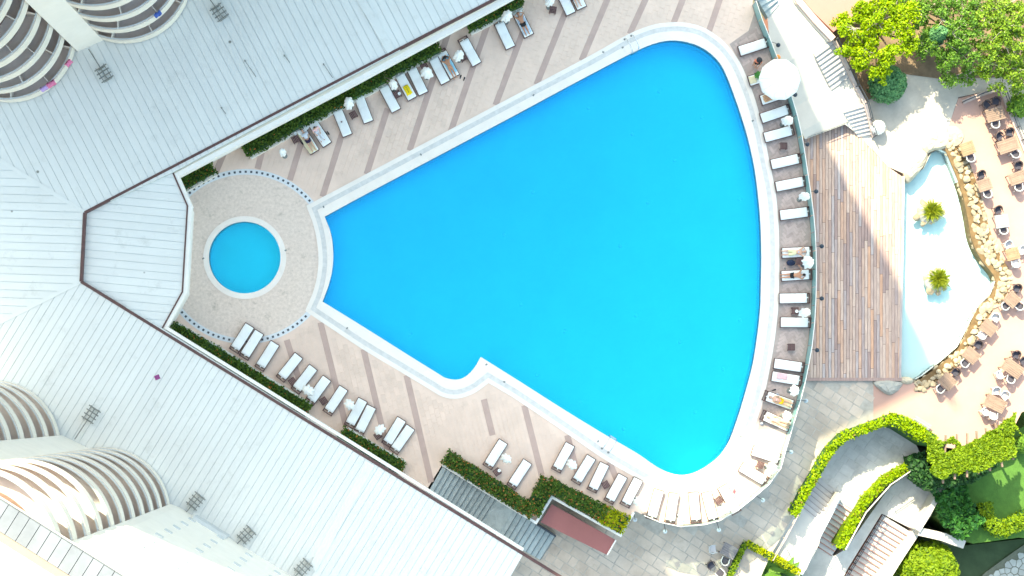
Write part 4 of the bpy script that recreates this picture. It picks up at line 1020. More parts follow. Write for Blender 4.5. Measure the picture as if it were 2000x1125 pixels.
while x < max(p.x for p in P) - .02:
    if x > G(1545, 0, ZD).x:
        q = clip(clip(P, Vector((x + .012, 0, 0)), Vector((1, 0, 0))), Vector((x + wx - .012, 0, 0)), Vector((-1, 0, 0)))
        if len(q) > 2:
            y = min(p.y for p in q); ye = max(p.y for p in q); y -= rng.uniform(0, 2.5)
            while y < ye:
                ln = rng.uniform(2.6, 4.6); s = clip(clip(q, Vector((0, y + .012, 0)), Vector((0, 1, 0))), Vector((0, y + ln - .012, 0)), Vector((0, -1, 0)))
                if len(s) > 2: B().prism([s], ZD - .045, ZD + rng.uniform(-.008, .008)).build('plank', [M['plank']], wd)
                y += ln
    x += wx
band_path([(1500,741),(1757,741),(1762,741)], ZD + .02, .22, .5, 'edge_beam', M['plank'], wd)
band_path([(1765,344),(1758,741)], ZD + .02, .16, 1.0, 'edge_beam', M['plank'], wd)

# sloping path and its two flights of steps on the right of the deck
PATH = [(1490,-60),(1548,-60),(1560,0),(1590,40),(1626,78),(1650,130),(1668,170),(1690,205),(1703,262),(1703,292),(1678,264),(1650,243),(1572,272),(1530,180),(1505,100)]
def pz_at(s): 
    K = ((-90, -.7), (108, -.7), (192, -2.05), (240, -2.1), (315, -3.44), (420, -3.46))
    for (a, za), (c, zc) in zip(K, K[1:]):
        if s <= c: return za + (zc - za) * (s - a) / (c - a)
    return K[-1][1]
cuts = [-90, 108, 192, 240, 315, 420]; dirp = Vector((.5, .87, 0)); o0 = Vector((1530, 0, 0)); PP = [Vector((x, y, 0)) for x, y in PATH]
bp = B()
for a, c in zip(cuts, cuts[1:]):
    q = clip(clip(PP, o0 + dirp * a, dirp), o0 + dirp * c, -dirp)
    if len(q) > 2:
        W = [G(p.x, p.y, pz_at((p - o0).dot(dirp))) for p in q]
        tri = tessellate_polygon([[Vector((p.x, p.y, 0)) for p in W]])
        for t_ in tri:
            f = [W[k] for k in t_]
            if (f[1] - f[0]).cross(f[2] - f[0]).z < 0: f = f[::-1]
            bp.face([tuple(p) for p in f])
path = bp.build('sloping_path', [M['concrete']], kind='structure')
def flight(name, label, a0, a1, b0, b1, za, zb, n, m, mr=None, thick=.5, nose=None):
    """treads between edge a0-a1 (top) and b0-b1 (bottom), in photo pixels"""
    t = thing(name, label, 'stairs')
    for i in range(n):
        f0, f1 = i / n, (i + 1) / n; z = za + (zb - za) * (i + .5) / n
        L_ = lambda p, q, f, zz: G(p[0] + (q[0] - p[0]) * f, p[1] + (q[1] - p[1]) * f, zz)
        q = [L_(a0, b0, f0, z), L_(a1, b1, f0, z), L_(a1, b1, f1, z), L_(a0, b0, f1, z)]
        o = B().prism([q], z - thick - .3, z, 0, 1 if mr else 0).build('tread', [m, mr] if mr else [m], t)
        if nose: B().prism([[q[3].lerp(q[0], .16), q[2].lerp(q[1], .16), q[2], q[3]]], z - .05, z + .004).build('tread_line', [nose], o)  # strip along the tread front; the grey one paints the step shadow
    return t
flight('garden_stairs', 'upper flight of pale stone steps right of the big open parasol', (1589,104), (1628,76), (1624,176), (1664,148), -.72, -2.02, 9, M['step'], nose=M['step_shade'])
flight('garden_stairs', 'lower flight of pale stone steps leading to the white fluted parasol', (1644,214), (1690,200), (1676,268), (1704,262), -2.1, -3.3, 8, M['step'], nose=M['step_shade'])
flight('short_stairs', 'short grey steps at the top edge beside the balustrade corner', (1474,-10), (1512,-22), (1500,34), (1522,8), .0, -.68, 4, M['step_blue'])
# upper peach terrace behind the trees
slab('upper_peach_terrace', [(1556,-60),(1760,-60),(1700,4),(1660,35),(1628,62),(1590,25),(1562,-8)], -1.2, M['terracotta'])
w_ = thing('low_wall', 'long low pinkish wall along the path at the top right', 'wall')
M['pink_wall'] = mat('pinkish_render', (.52, .40, .36), .85, .15, 2.5, bump=.3)
band_path([(1540,-40),(1560,0),(1592,38),(1628,76)], -.2, .42, 3.4, 'wall_top', M['pink_wall'], w_)
band_path([(1534,-40),(1553,2),(1585,41),(1620,79)], -.45, .18, 3, 'ledge', M['concrete'], w_)
def iron_rail(label, pts, z, h=1.0, sp=.85, m=None, kerb=True):
    m = m or M['iron']; t = thing('iron_railing', label, 'railing')
    P = [G(x, y, zz) for (x, y), zz in zip(pts, z if hasattr(z, '__len__') else [z] * len(pts))]
    for zz in (h, h * .55): B().tube([p + Vector((0, 0, zz)) for p in P], .028, 6).build('rail', [m], t)
    for a, c in zip(P, P[1:]):
        n = max(1, int((c - a).length / sp))
        for k in range(n):
            q = a + (c - a) * k / n; B().box((q.x, q.y, q.z + h / 2), (.06, .06, h)).build('post', [m], t)
    q = P[-1]; B().box((q.x, q.y, q.z + h / 2), (.06, .06, h)).build('post', [m], t)
    if kerb:
        for a, c in zip(P, P[1:]):
            tt = (c - a); tt.z = 0; tt.normalize(); s = Vector((-tt.y, tt.x, 0)) * .14
            b = B(); i = len(b.v); b.v = [tuple(a - s), tuple(c - s), tuple(c + s), tuple(a + s), tuple(a - s + Vector((0, 0, .14))), tuple(c - s + Vector((0, 0, .14))), tuple(c + s + Vector((0, 0, .14))), tuple(a + s + Vector((0, 0, .14)))]
            b.v = [(x_, y_, z_ - (.6 if k < 4 else 0)) for k, (x_, y_, z_) in enumerate(b.v)]
            b.f = [(4, 5, 6, 7), (0, 1, 5, 4), (1, 2, 6, 5), (2, 3, 7, 6), (3, 0, 4, 7)]; b.m = [0] * 5
            b.build('kerb', [M['pink_wall']], t)
    return t
iron_rail('dark iron railing curving down beside the garden steps', [(1630,80),(1645,110),(1658,138),(1672,170),(1690,203),(1698,235),(1706,268)], [-.7,-1.2,-1.7,-2.0,-2.1,-2.8,-3.4], .95, .7)
iron_rail('dark iron railing under the trees at the top right', [(1842,160),(1880,146),(1932,126)], ZL, .9)
iron_rail('dark iron railing at the head of the restaurant terrace', [(1880,200),(1918,184),(1953,173)], ZL, .9)
iron_rail('dark iron railing along the right side of the restaurant tables', [(1954,173),(1968,210),(1984,250),(2004,300)], ZL, .9)
iron_rail('thin handrail at the top end of the plank deck', [(1572,272),(1600,262),(1650,243)], ZD, .9, 1.0, M['grey_metal'], False)

# ------------------------------------------------------------------ rocks round the pond
def rock_mesh(seed, flat=.6):
    r_ = random.Random(seed); bm = bmesh.new(); bmesh.ops.create_icosphere(bm, subdivisions=2, radius=1)
    off = Vector((seed * 7.1, seed * 3.3, 0))
    for v in bm.verts:
        k = 1 + .42 * noise.noise(v.co * 1.1 + off) + .16 * noise.noise(v.co * 2.7 + off); v.co *= k; v.co.z *= flat
    me = bpy.data.meshes.new('stone'); bm.to_mesh(me); bm.free(); me.materials.append(M['rock']); return me
rock_me = [rock_mesh(k) for k in range(8)]
rw = thing('rock_border', 'border of loose pale stones along the curved side of the pond', 'rock border')
inner = smooth_path([(1846,292),(1862,330),(1880,380),(1890,425),(1898,468),(1915,505),(1944,545),(1934,578),(1908,606),(1890,645),(1870,684),(1835,714),(1800,740),(1786,750)], 5)
outer = smooth_path([(1862,262),(1890,310),(1912,370),(1925,420),(1938,462),(1955,500),(1974,535),(1966,575),(1938,608),(1912,655),(1890,698),(1852,730),(1815,757),(1794,766)], 5)
rng = random.Random(3); cnt = 0
for i in range(len(inner)):
    a, c = inner[i], outer[i]; w = (c - a).length; nn = max(2, int(w / 7.6))
    for k in range(nn):
        if cnt > 298: break
        f = (k + rng.uniform(.2, .8)) / nn; p = a.lerp(c, f); s = rng.uniform(.12, .27) * (1.0 if f < .6 else .85)
        z = ZL - .30 + .42 * min(1, f * 2.2) - .16 * max(0, f - .7) * 3
        q = G(p.x + rng.uniform(-3, 3), p.y + rng.uniform(-3, 3), z)
        o = put('stone', rock_me[rng.randrange(8)], rw, q, rng.uniform(0, 6), scale=(s * rng.uniform(.9, 1.5), s * rng.uniform(.8, 1.15), s * rng.uniform(.7, 1.1))); cnt += 1
bank = [G(p.x, p.y, ZL + .03) for p in inner] + [G(p.x, p.y, ZL + .03) for p in reversed(outer)]
B().prism([bank], ZL - 1, ZL + .02).build('mortar_bank', [mat('bank_mortar', (.17, .105, .05), .95, .3, 2, bump=.5)], rw)
def boulder(label, pts, z0, h, m, seed=1):
    bm = bmesh.new(); P = [Vector((x, y)) for x, y in pts]; cx = sum(p.x for p in P) / len(P); cy = sum(p.y for p in P) / len(P)
    rings = []; lv = ((1.0, 0), (1.02, .35), (.9, .7), (.62, .92), (.28, 1.0))
    sm = smooth_path([tuple(p) for p in P], 3, True)
    for s, zf in lv:
        ring_ = []
        for p in sm:
            x, y = cx + (p.x - cx) * s, cy + (p.y - cy) * s; z = z0 + h * zf
            z += .22 * h * noise.noise(Vector((x * .06 + seed, y * .06, zf * 2))) + .12 * h * noise.noise(Vector((x * .19 + seed, y * .19, zf * 3))); ring_.append(bm.verts.new(G(x, y, z)))
        rings.append(ring_)
    for r0, r1 in zip(rings, rings[1:]):
        for k in range(len(r0)): bm.faces.new((r0[k], r0[(k + 1) % len(r0)], r1[(k + 1) % len(r0)], r1[k]))
    bm.faces.new(rings[-1]); bmesh.ops.recalc_face_normals(bm, faces=bm.faces)
    me = bpy.data.meshes.new('boulder'); bm.to_mesh(me); bm.free(); me.materials.append(m)
    return put('boulder', me, None, label=label, cat='boulder')
boulder('long smooth pale boulder at the top left bank of the pond', [(1766,352),(1764,336),(1782,312),(1800,290),(1812,300),(1806,322),(1790,342),(1774,358)], ZL - .5, .8, M['boulder'], 1)
boulder('rounded pale boulder at the head of the pond', [(1800,286),(1818,262),(1846,252),(1858,268),(1846,290),(1826,294),(1808,300)], ZL - .4, .75, M['boulder'], 2)
boulder('small pale boulder above the loose pond stones', [(1848,250),(1866,246),(1884,262),(1876,282),(1858,286)], ZL - .3, .55, M['boulder'], 3)
boulder('dark grey boulder below the corner of the plank deck', [(1704,746),(1722,741),(1762,746),(1760,756),(1748,768),(1734,772),(1716,760)], ZL - .4, .8, M['rock_grey'], 4)
boulder('small sandy boulder between plank deck and pond', [(1755,738),(1772,736),(1785,742),(1778,752),(1760,750)], ZL - .4, .6, M['boulder'], 5)

# ------------------------------------------------------------------ foliage
def leaf_mat(name, dark, light, trans=.3):
    m = bpy.data.materials.new(name); m.use_nodes = True; n = m.node_tree.nodes; l = m.node_tree.links; n.clear()
    o = n.new('ShaderNodeOutputMaterial'); g = n.new('ShaderNodeNewGeometry'); r = n.new('ShaderNodeValToRGB')
    r.color_ramp.elements[0].color = (*dark, 1); r.color_ramp.elements[1].color = (*light, 1)
    p = n.new('ShaderNodeBsdfPrincipled'); p.inputs['Roughness'].default_value = .55; p.inputs['Specular IOR Level'].default_value = .25
    t = n.new('ShaderNodeBsdfTranslucent'); mx = n.new('ShaderNodeMixShader'); mx.inputs[0].default_value = trans
    l.new(g.outputs['Random Per Island'], r.inputs[0]); l.new(r.outputs[0], p.inputs['Base Color']); l.new(r.outputs[0], t.inputs['Color'])
    l.new(p.outputs[0], mx.inputs[1]); l.new(t.outputs[0], mx.inputs[2]); l.new(mx.outputs[0], o.inputs[0]); return m
LF = dict(lime=leaf_mat('leaf_lime', (.15, .26, .005), (.38, .50, .010)), green=leaf_mat('leaf_green', (.06, .15, .02), (.20, .36, .045)), deep=leaf_mat('leaf_deep', (.012, .05, .018), (.05, .14, .035)),
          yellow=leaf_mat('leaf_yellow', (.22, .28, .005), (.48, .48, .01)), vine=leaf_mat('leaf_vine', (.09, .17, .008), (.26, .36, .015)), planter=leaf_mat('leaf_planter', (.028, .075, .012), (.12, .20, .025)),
          teal=leaf_mat('leaf_teal', (.05, .17, .07), (.18, .38, .15)), tuft=leaf_mat('leaf_tuft', (.10, .15, .01), (.30, .32, .02)), flower=leaf_mat('orange_flower', (.45, .10, .03), (.65, .22, .06), .2), dry=leaf_mat('leaf_dry', (.20, .12, .03), (.40, .26, .08)))
def leaf(b, p, s, nrm, asp=.55, rng=random):
    t = nrm.orthogonal().normalized(); t = Matrix.Rotation(rng.uniform(0, 6.28), 3, nrm) @ t; u = nrm.cross(t)
    i = len(b.v); c = p
    b.v += [tuple(c - t * s), tuple(c - t * .1 * s + u * s * asp + nrm * s * .12), tuple(c + t * s), tuple(c - t * .1 * s - u * s * asp + nrm * s * .12)]
    b.f.append((i, i + 3, i + 2, i + 1)); b.m.append(0)
def rdir(rng, up=.35):
    v = Vector((rng.gauss(0, 1), rng.gauss(0, 1), rng.gauss(0, 1) + up * 2)); return v.normalized()
def clump(b, c, r, n, s, rng, flat=.75, up=.4):
    for _ in range(n):
        d_ = Vector((rng.gauss(0, 1), rng.gauss(0, 1), rng.gauss(0, 1))); d_.normalize(); k = r * rng.random() ** .45
        p = c + Vector((d_.x * k, d_.y * k, d_.z * k * flat)); leaf(b, p, s * rng.uniform(.6, 1.25), (d_ * .6 + rdir(rng, up)).normalized(), rng=rng)
def tree(label, base, lobes, m, zb, ls=.16, dens=1.0, seed=1, group=None, drop=0.0):
    """lobes: (px, py, z, radius in m)"""
    rng = random.Random(seed); g = G(*base, zb); t = thing('tree', label, 'tree', g, 0, group); b = B(); br = B(); tw = B()
    top = Vector((0, 0, max(1.4, min(l[2] for l in lobes) - zb - .8 - drop)))
    br.tube([(0, 0, 0), (.05, .03, top.z * .5), tuple(top)], .22, 8, 0, .14)
    for (x, y, z, r) in lobes:
        z -= drop; c = G(x, y, z) - g; mid = top.lerp(c, .5) + Vector((rng.uniform(-.2, .2), rng.uniform(-.2, .2), .1))
        br.tube([tuple(top * .92), tuple(mid), tuple(c)], .09, 6, 0, .03)
        nc = int(11 * r * r * dens) + 5
        for _ in range(nc):
            d_ = rdir(rng, .1); k = r * rng.uniform(.35, 1.0); cc = c + Vector((d_.x * k, d_.y * k, d_.z * k * .55))
            clump(b, cc, rng.uniform(.28, .46), int(84 * dens), ls, rng)
            if rng.random() < .8: tw.tube([tuple(c), tuple(c.lerp(cc, .6) + Vector((0, 0, .08))), tuple(cc + d_ * .2)], .022, 4, 0, .008)
    br.build('trunk', [M['bark']], t, True); tw.build('twigs', [M['twig']], t, kind='stuff'); b.build('crown', [m], t)
    return t
tree('bright lime green tree nearest the garden steps', (1700, 80), [(1668,55,1.6,1.1),(1712,42,2.0,1.4),(1690,100,1.4,1.25),(1738,105,1.6,1.1),(1655,95,1.0,.8),(1762,50,1.8,1.1),(1712,142,.9,.85),(1745,20,2.0,1.1),(1640,40,1.0,.5),(1672,128,.8,.7),(1690,20,1.8,.9),(1780,85,1.4,.7),(1775,25,2.0,1.0)], LF['lime'], ZL, .115, .85, 1, drop=1.1)
tree('broad mid green tree in the middle of the top right grove', (1850, 70), [(1800,20,2.3,1.1),(1840,40,2.8,1.4),(1880,25,2.6,1.3),(1835,90,2.2,1.2),(1872,100,2.4,1.3),(1850,140,1.2,1.0),(1890,150,1.0,.8),(1815,70,2.0,.8),(1790,45,2.0,1.0),(1785,12,2.2,1.0),(1800,95,1.6,.6),(1860,65,2.9,1.3),(1905,60,2.6,1.2),(1900,105,2.2,1.1),(1870,5,2.6,1.2),(1830,5,2.4,1.1),(1845,120,1.8,.9),(1910,15,2.7,1.2)], LF['green'], ZL, .105, .62, 2, drop=2.4)
tree('green tree at the right end of the top right grove', (1955, 60), [(1925,30,2.8,1.4),(1965,50,3.0,1.5),(2000,30,2.8,1.4),(1935,90,2.4,1.3),(1975,110,2.0,1.2),(1920,140,1.4,.9),(1958,160,1.0,.9),(2000,150,1.4,1.2),(1990,190,.2,.7),(1950,20,3.0,1.4),(1995,80,2.6,1.4),(1940,125,1.8,1.1),(1985,135,1.8,1.1),(1960,80,2.8,1.3),(1975,5,2.8,1.3)], leaf_mat('leaf_mid', (.08, .17, .02), (.32, .46, .04)), ZL, .105, .62, 3, drop=2.4)
def dome(name, label, px, py, zb, rpx, h, m, ls, n, seed=1, cat='bush', core=True):
    rng = random.Random(seed); g = G(px, py, zb + h * .5); g.z = zb; r = rpx / PPM; t = thing(name, label, cat, g); b = B()
    for _ in range(n):
        d_ = rdir(rng, .5); 
        if d_.z < -.1: d_.z = -d_.z
        k = rng.uniform(.78, 1.04) * (1 + .10 * noise.noise(d_ * 2.2 + Vector((seed, 0, 0))))
        p = Vector((d_.x * r * k, d_.y * r * k, h * .25 + d_.z * h * .75 * k)); leaf(b, p, ls * rng.uniform(.6, 1.3), (d_ + rdir(rng) * .8).normalized(), rng=rng)
    c = B(); c.ball((0, 0, h * .38), (r * .84, r * .84, h * .52), 14, 8, jit=.06, seed=seed)
    c.build('dome_core', [LF['deep']], t); b.build('foliage', [m], t)  # solid ball in dark leaf colour filling the inside of the foliage
    B().tube([(0, 0, 0), (0, 0, h * .5)], .12, 6).build('trunk', [M['bark']], t); return t
dome('round_bush', 'clipped round green bush at the foot of the lime green tree', 1735, 163, ZL, 37, 2.4, LF['teal'], .13, 5200, 4)
dome('round_bush', 'small teal cypress bush between the two tree crowns', 1822, 75, ZL, 20, 4.6, LF['teal'], .12, 2600, 5)
dome('round_tree', 'round lime green tree crown at the bottom edge', 1815, 1115, -10.4, 62, 5.0, LF['vine'], .15, 9000, 6, 'tree')
dome('round_bush', 'green bush at the right edge beside the lawn', 2003, 868, -6.4, 18, 2.2, LF['green'], .14, 1800, 8)
dome('round_bush', 'green shrub at the right edge below the grove', 1993, 205, ZL, 22, 1.6, LF['green'], .15, 1600, 9)
def hedge(name, label, pts, wpx, z0, h, m, dens=150, ls=.12, seed=1, flowers=0, box=None, cat='hedge', lump=.25, core=LF['deep'], dry=0):
    rng = random.Random(seed); t = thing(name, label, cat); b = B(); fb = B(); cb = B(); zt = z0 + h; db = B()
    P = [G(x, y, zt) for x, y in pts]; w = wpx / PPM * (CAM_H - zt) / CAM_H
    for a, c in zip(P, P[1:]):
        L_ = (c - a).length; tt = (c - a).normalized(); s = Vector((-tt.y, tt.x, 0))
        cb.prism([[a - s * w * .38, c - s * w * .38, c + s * w * .38, a + s * w * .38]], z0, zt - .22)
        for _ in range(int(L_ * w * dens)):
            u, v = rng.uniform(-.15, L_ + .15), rng.uniform(-1, 1); q = a + tt * u
            lp = 1 + lump * noise.noise(Vector((q.x * 1.1, q.y * 1.1, seed)))
            if abs(v) > lp * (.98 - .12 * rng.random()): continue
            zz = zt - .3 + .3 * (1 - v * v) * lp + .22 * noise.noise(Vector((q.x * 1.7 + v, q.y * 1.7, seed * 3))) + rng.uniform(-.12, .1)
            if abs(v) > .8: zz -= rng.uniform(0, min(h, 1.6) * .6)
            p = q + s * v * w * .5; p.z = zz
            tgt = fb if rng.random() < flowers else (db if rng.random() < dry else b)
            leaf(tgt, p, ls * rng.uniform(.6, 1.3) * (.8 if tgt is fb else 1), rdir(rng, .6), rng=rng)
        if box:
            bb = B(); bb.prism([[a - s * w * .5, c - s * w * .5, c + s * w * .5, a + s * w * .5]], z0 - .02, z0 + .38); bb.build('planter_box', [box], t)
    cb.build('foliage_core', [core], t); b.build('foliage', [m], t)  # solid boxes inside the leaves, in the core leaf colour
    if fb.v: fb.build('flowers', [LF['flower']], t, kind='stuff')
    if db.v: db.build('dry_leaves', [LF['dry']], t, kind='stuff')
    return t
PB = M['cream']
hedge('planter_hedge', 'small planter of dark shrubs in the corner beside the round terrace', [(350,356),(412,322)], 38, .02, 1.1, LF['planter'], 260, .10, 1, .05, PB)
hedge('planter_hedge', 'longest planter hedge under the eave of the upper roof', [(476,286),(560,239),(660,186),(745,141)], 46, .02, 1.35, LF['planter'], 260, .10, 2, .012, PB)
hedge('planter_hedge', 'planter hedge under the upper eave beside the black haired bather', [(752,134),(805,105),(852,83)], 42, .02, 1.35, LF['planter'], 260, .10, 3, .012, PB)
hedge('planter_hedge', 'planter hedge cut by the top edge above the bather in black shorts', [(912,42),(960,18),(1015,-8)], 42, .02, 1.35, LF['planter'], 260, .10, 4, .02, PB)
hedge('planter_hedge', 'long planter hedge with orange flowers along the lower roof', [(336,641),(420,690),(500,740),(600,801)], 31, .02, .9, LF['planter'], 280, .10, 5, .035, PB)
hedge('planter_hedge', 'short planter hedge before the wide stairs on the lower roof side', [(668,845),(720,877),(785,914)], 30, .02, .9, LF['planter'], 280, .10, 6, .035, PB)
pl = [(872,893),(930,930),(1000,975),(1040,1000)]
hedge('planter_hedge', 'flowering planter hedge above the wide grey stairs', pl, 34, .02, .95, LF['planter'], 280, .10, 7, .05, None, dry=.07)
hedge('planter_hedge', 'flowering planter hedge turning upward beside the red panel', [(1040,1000),(1058,965),(1072,940)], 40, .02, .95, LF['planter'], 280, .10, 8, .05, None, dry=.08)
hedge('planter_hedge', 'flowering planter hedge running right above the red panel', [(1072,946),(1120,972),(1180,1004)], 36, .02, .95, LF['planter'], 280, .10, 9, .05, None, dry=.06)
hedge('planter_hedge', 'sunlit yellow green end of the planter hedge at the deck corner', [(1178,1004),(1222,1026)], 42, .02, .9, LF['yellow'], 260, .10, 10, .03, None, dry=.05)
# white walls round the planters
band_path([(864,908),(1000,993),(1047,1021),(1078,971),(1212,1046),(1238,1001)], .22, .18, .6, 'planter_wall', M['fascia'], deck)
# red membrane panel and stairs
rp = thing('red_canopy', 'flat dark red canopy panel below the planter wall', 'canopy')
q = [(1078,985),(1203,1055),(1186,1084),(1056,1020)]
B().prism([GL(q, -.9)], -1.1, -.9, bottom=True).build('panel', [M['red_roof']], rp)
B().prism([offset(GL(q, -.9), -.5)], -3.5, -1.1).build('support', [M['fascia']], rp)
band_path([(1203,1055),(1186,1084)], -.85, .10, .3, 'edge_strip', M['fascia'], rp)
st = flight('wide_stairs', 'wide grey stone stairs descending between the lower roof and the planter', (864,912), (836,962), (968,976), (936,1026), -.02, -2.0, 12, M['step_blue'], nose=M['tread_line'])
B().prism([[G(x, y, -2.02) for x, y in [(968,976),(1003,996),(972,1048),(936,1026)]]], -3.6, -2.02).build('landing', [M['step_blue']], st)
z_ = -2.02
for i in range(9):
    f0, f1 = i / 9, (i + 1) / 9; z = -2.02 - 1.45 * (i + .5) / 9; L_ = lambda p, q2, f: G(p[0] + (q2[0] - p[0]) * f, p[1] + (q2[1] - p[1]) * f, z)
    B().prism([[L_((1003,996), (1086,1046), f0), L_((972,1048), (1056,1094), f0), L_((972,1048), (1056,1094), f1), L_((1003,996), (1086,1046), f1)]], -3.8, z).build('tread', [M['step_blue']], st)
    fn_ = f1 - .16 / 9; B().prism([[L_((1003,996), (1086,1046), fn_), L_((972,1048), (1056,1094), fn_), L_((972,1048), (1056,1094), f1), L_((1003,996), (1086,1046), f1)]], z - .05, z + .004).build('tread_line', [M['tread_line']], st)
band_path([(1048,1024),(1086,1048)], -2.0, .12, 1.6, 'side_wall', M['iron'], st)
# pond islands
for k, (x, y, l) in enumerate([(1816, 415, 'upper'), (1829, 548, 'lower')]):
    rng = random.Random(20 + k); g = G(x, y, ZP + .3); g.z = ZP - .5; t = thing('pond_island', f'small rocky island with a grass tuft, {l} one in the pond', 'island', g); t.scale = (1.38, 1.38, 1.15)
    for j in range(16):
        a = j * .7; r = .28 + .42 * rng.random(); s = rng.uniform(.16, .27)
        put('stone', rock_me[rng.randrange(8)], t, (r * math.cos(a), r * math.sin(a), .5 + .1 * rng.random()), a, scale=(s, s * .8, s * .9))
    B().ball((0, 0, .45), (.62, .62, .32), 14, 8, jit=.08, seed=k).build('mound', [M['rock_grey']], t)
    b = B()
    for j in range(420):
        a = rng.uniform(0, 6.28); ln = rng.uniform(.45, .85); el = rng.uniform(.35, 1.4); dv = Vector((math.cos(a) * math.cos(el), math.sin(a) * math.cos(el), math.sin(el))); p0 = Vector((.10 + rng.gauss(0, .08), .08 + rng.gauss(0, .08), .70)); w = Vector((-dv.y, dv.x, 0)).normalized() * .022
        p1 = p0 + dv * ln * .6; p2 = p0 + dv * ln - Vector((0, 0, .14)); i = len(b.v); b.v += [tuple(p0 - w), tuple(p0 + w), tuple(p1 + w), tuple(p1 - w), tuple(p2)]; b.f += [(i, i + 1, i + 2, i + 3), (i + 3, i + 2, i + 4)]; b.m += [0, 0]
    b.build('grass_tuft', [LF['tuft']], t)

# ------------------------------------------------------------------ restaurant furniture
def teak_mat(name, c, grey=False):
    return mat(name, c, .7, .12, 3, rand=.10, bump=.2)
M['teak'] = teak_mat('teak', (.25, .165, .125)); M['grey_wood'] = teak_mat('grey_wood', (.27, .27, .28)); M['tan_wood'] = teak_mat('tan_wood', (.31, .19, .11)); M['dark_wood'] = teak_mat('dark_wood', (.19, .165, .17))
M['chair_white'] = mat('white_chair', (.50, .49, .49), .6, .04, 4); M['chair_dark'] = mat('dark_wicker', (.075, .05, .05), .7, .2, 8, rand=.15); M['seat_dark'] = mat('dark_seat', (.06, .055, .075), .8, .15, 6); M['seat_pale'] = mat('pale_seat', (.60, .55, .55), .8, .1, 6)
def table(label, x, y, a, w, d_, m, zb=ZL + .01, slats=7, group='restaurant tables'):
    c = G(x, y, zb + .75); t = thing('garden_table', label, 'table', (c.x, c.y, zb), a, group)
    me = B().box((0, 0, 0), (w, d_ / slats - .018, .035)).mesh('slat', m)
    for k in range(slats): put('slat', me, t, (0, -d_ / 2 + d_ * (k + .5) / slats, .735))
    for s in (-1, 1): B().box((s * (w / 2 - .12), 0, .69), (.07, d_ - .06, .055)).build('batten', [m], t)
    for sx in (-1, 1):
        for sy in (-1, 1): B().box((sx * (w / 2 - .08), sy * (d_ / 2 - .08), .34), (.07, .07, .68)).build('leg', [m], t)
def chair_proto(mf, ms):
    t = thing('armchair', '', 'chair')
    for sx in (-1, 1):
        for sy in (-1, 1): B().box((sx * .22, sy * .23, .21), (.05, .05, .42)).build('leg', [mf], t)
    B().box((0, 0, .44), (.48, .48, .06)).build('seat', [ms], t)
    b = B(); n = 12; prev = None
    for i in range(n + 1):           # curved back and arms, open towards +x
        an = math.pi * (.42 + 1.16 * i / n); r = .29; h = .66 + .17 * max(0, -math.cos(an)) ; c_, s_ = math.cos(an), math.sin(an)
        for rr, z in ((r, .47), (r + .035, h), (r - .03, h), (r - .03, .47)): b.v.append((rr * c_ , rr * s_ * 1.02, z))
        if i:
            for q in range(4): o = (i - 1) * 4; b.f.append((o + q, o + (q + 1) % 4, o + 4 + (q + 1) % 4, o + 4 + q)); b.m.append(0)
    b.f += [(0, 1, 2, 3)[::-1], tuple(n * 4 + k for k in range(4))]; b.m += [0, 0]
    b.build('backrest', [mf], t, True)
    for s in (-1, 1): B().box((.12, s * .27, .64), (.34, .05, .035)).build('armrest', [mf], t)
    return t
CH = {'d': chair_proto(M['chair_dark'], M['seat_dark']), 'w': chair_proto(M['chair_white'], M['seat_dark']), 'p': chair_proto(M['chair_white'], M['seat_pale'])}
CN = {'d': 'dark wicker armchair', 'w': 'white armchair with a dark seat', 'p': 'white armchair'}
def chair(kind, x, y, tx, ty, where, zb=ZL + .01):
    c = G(x, y, zb + .6); g = G(tx, ty, zb + .6)
    copy_tree(CH[kind], None, (c.x, c.y, zb), math.atan2(g.y - c.y, g.x - c.x), CN[kind] + ' ' + where, 'chair', 'chairs at the restaurant tables')
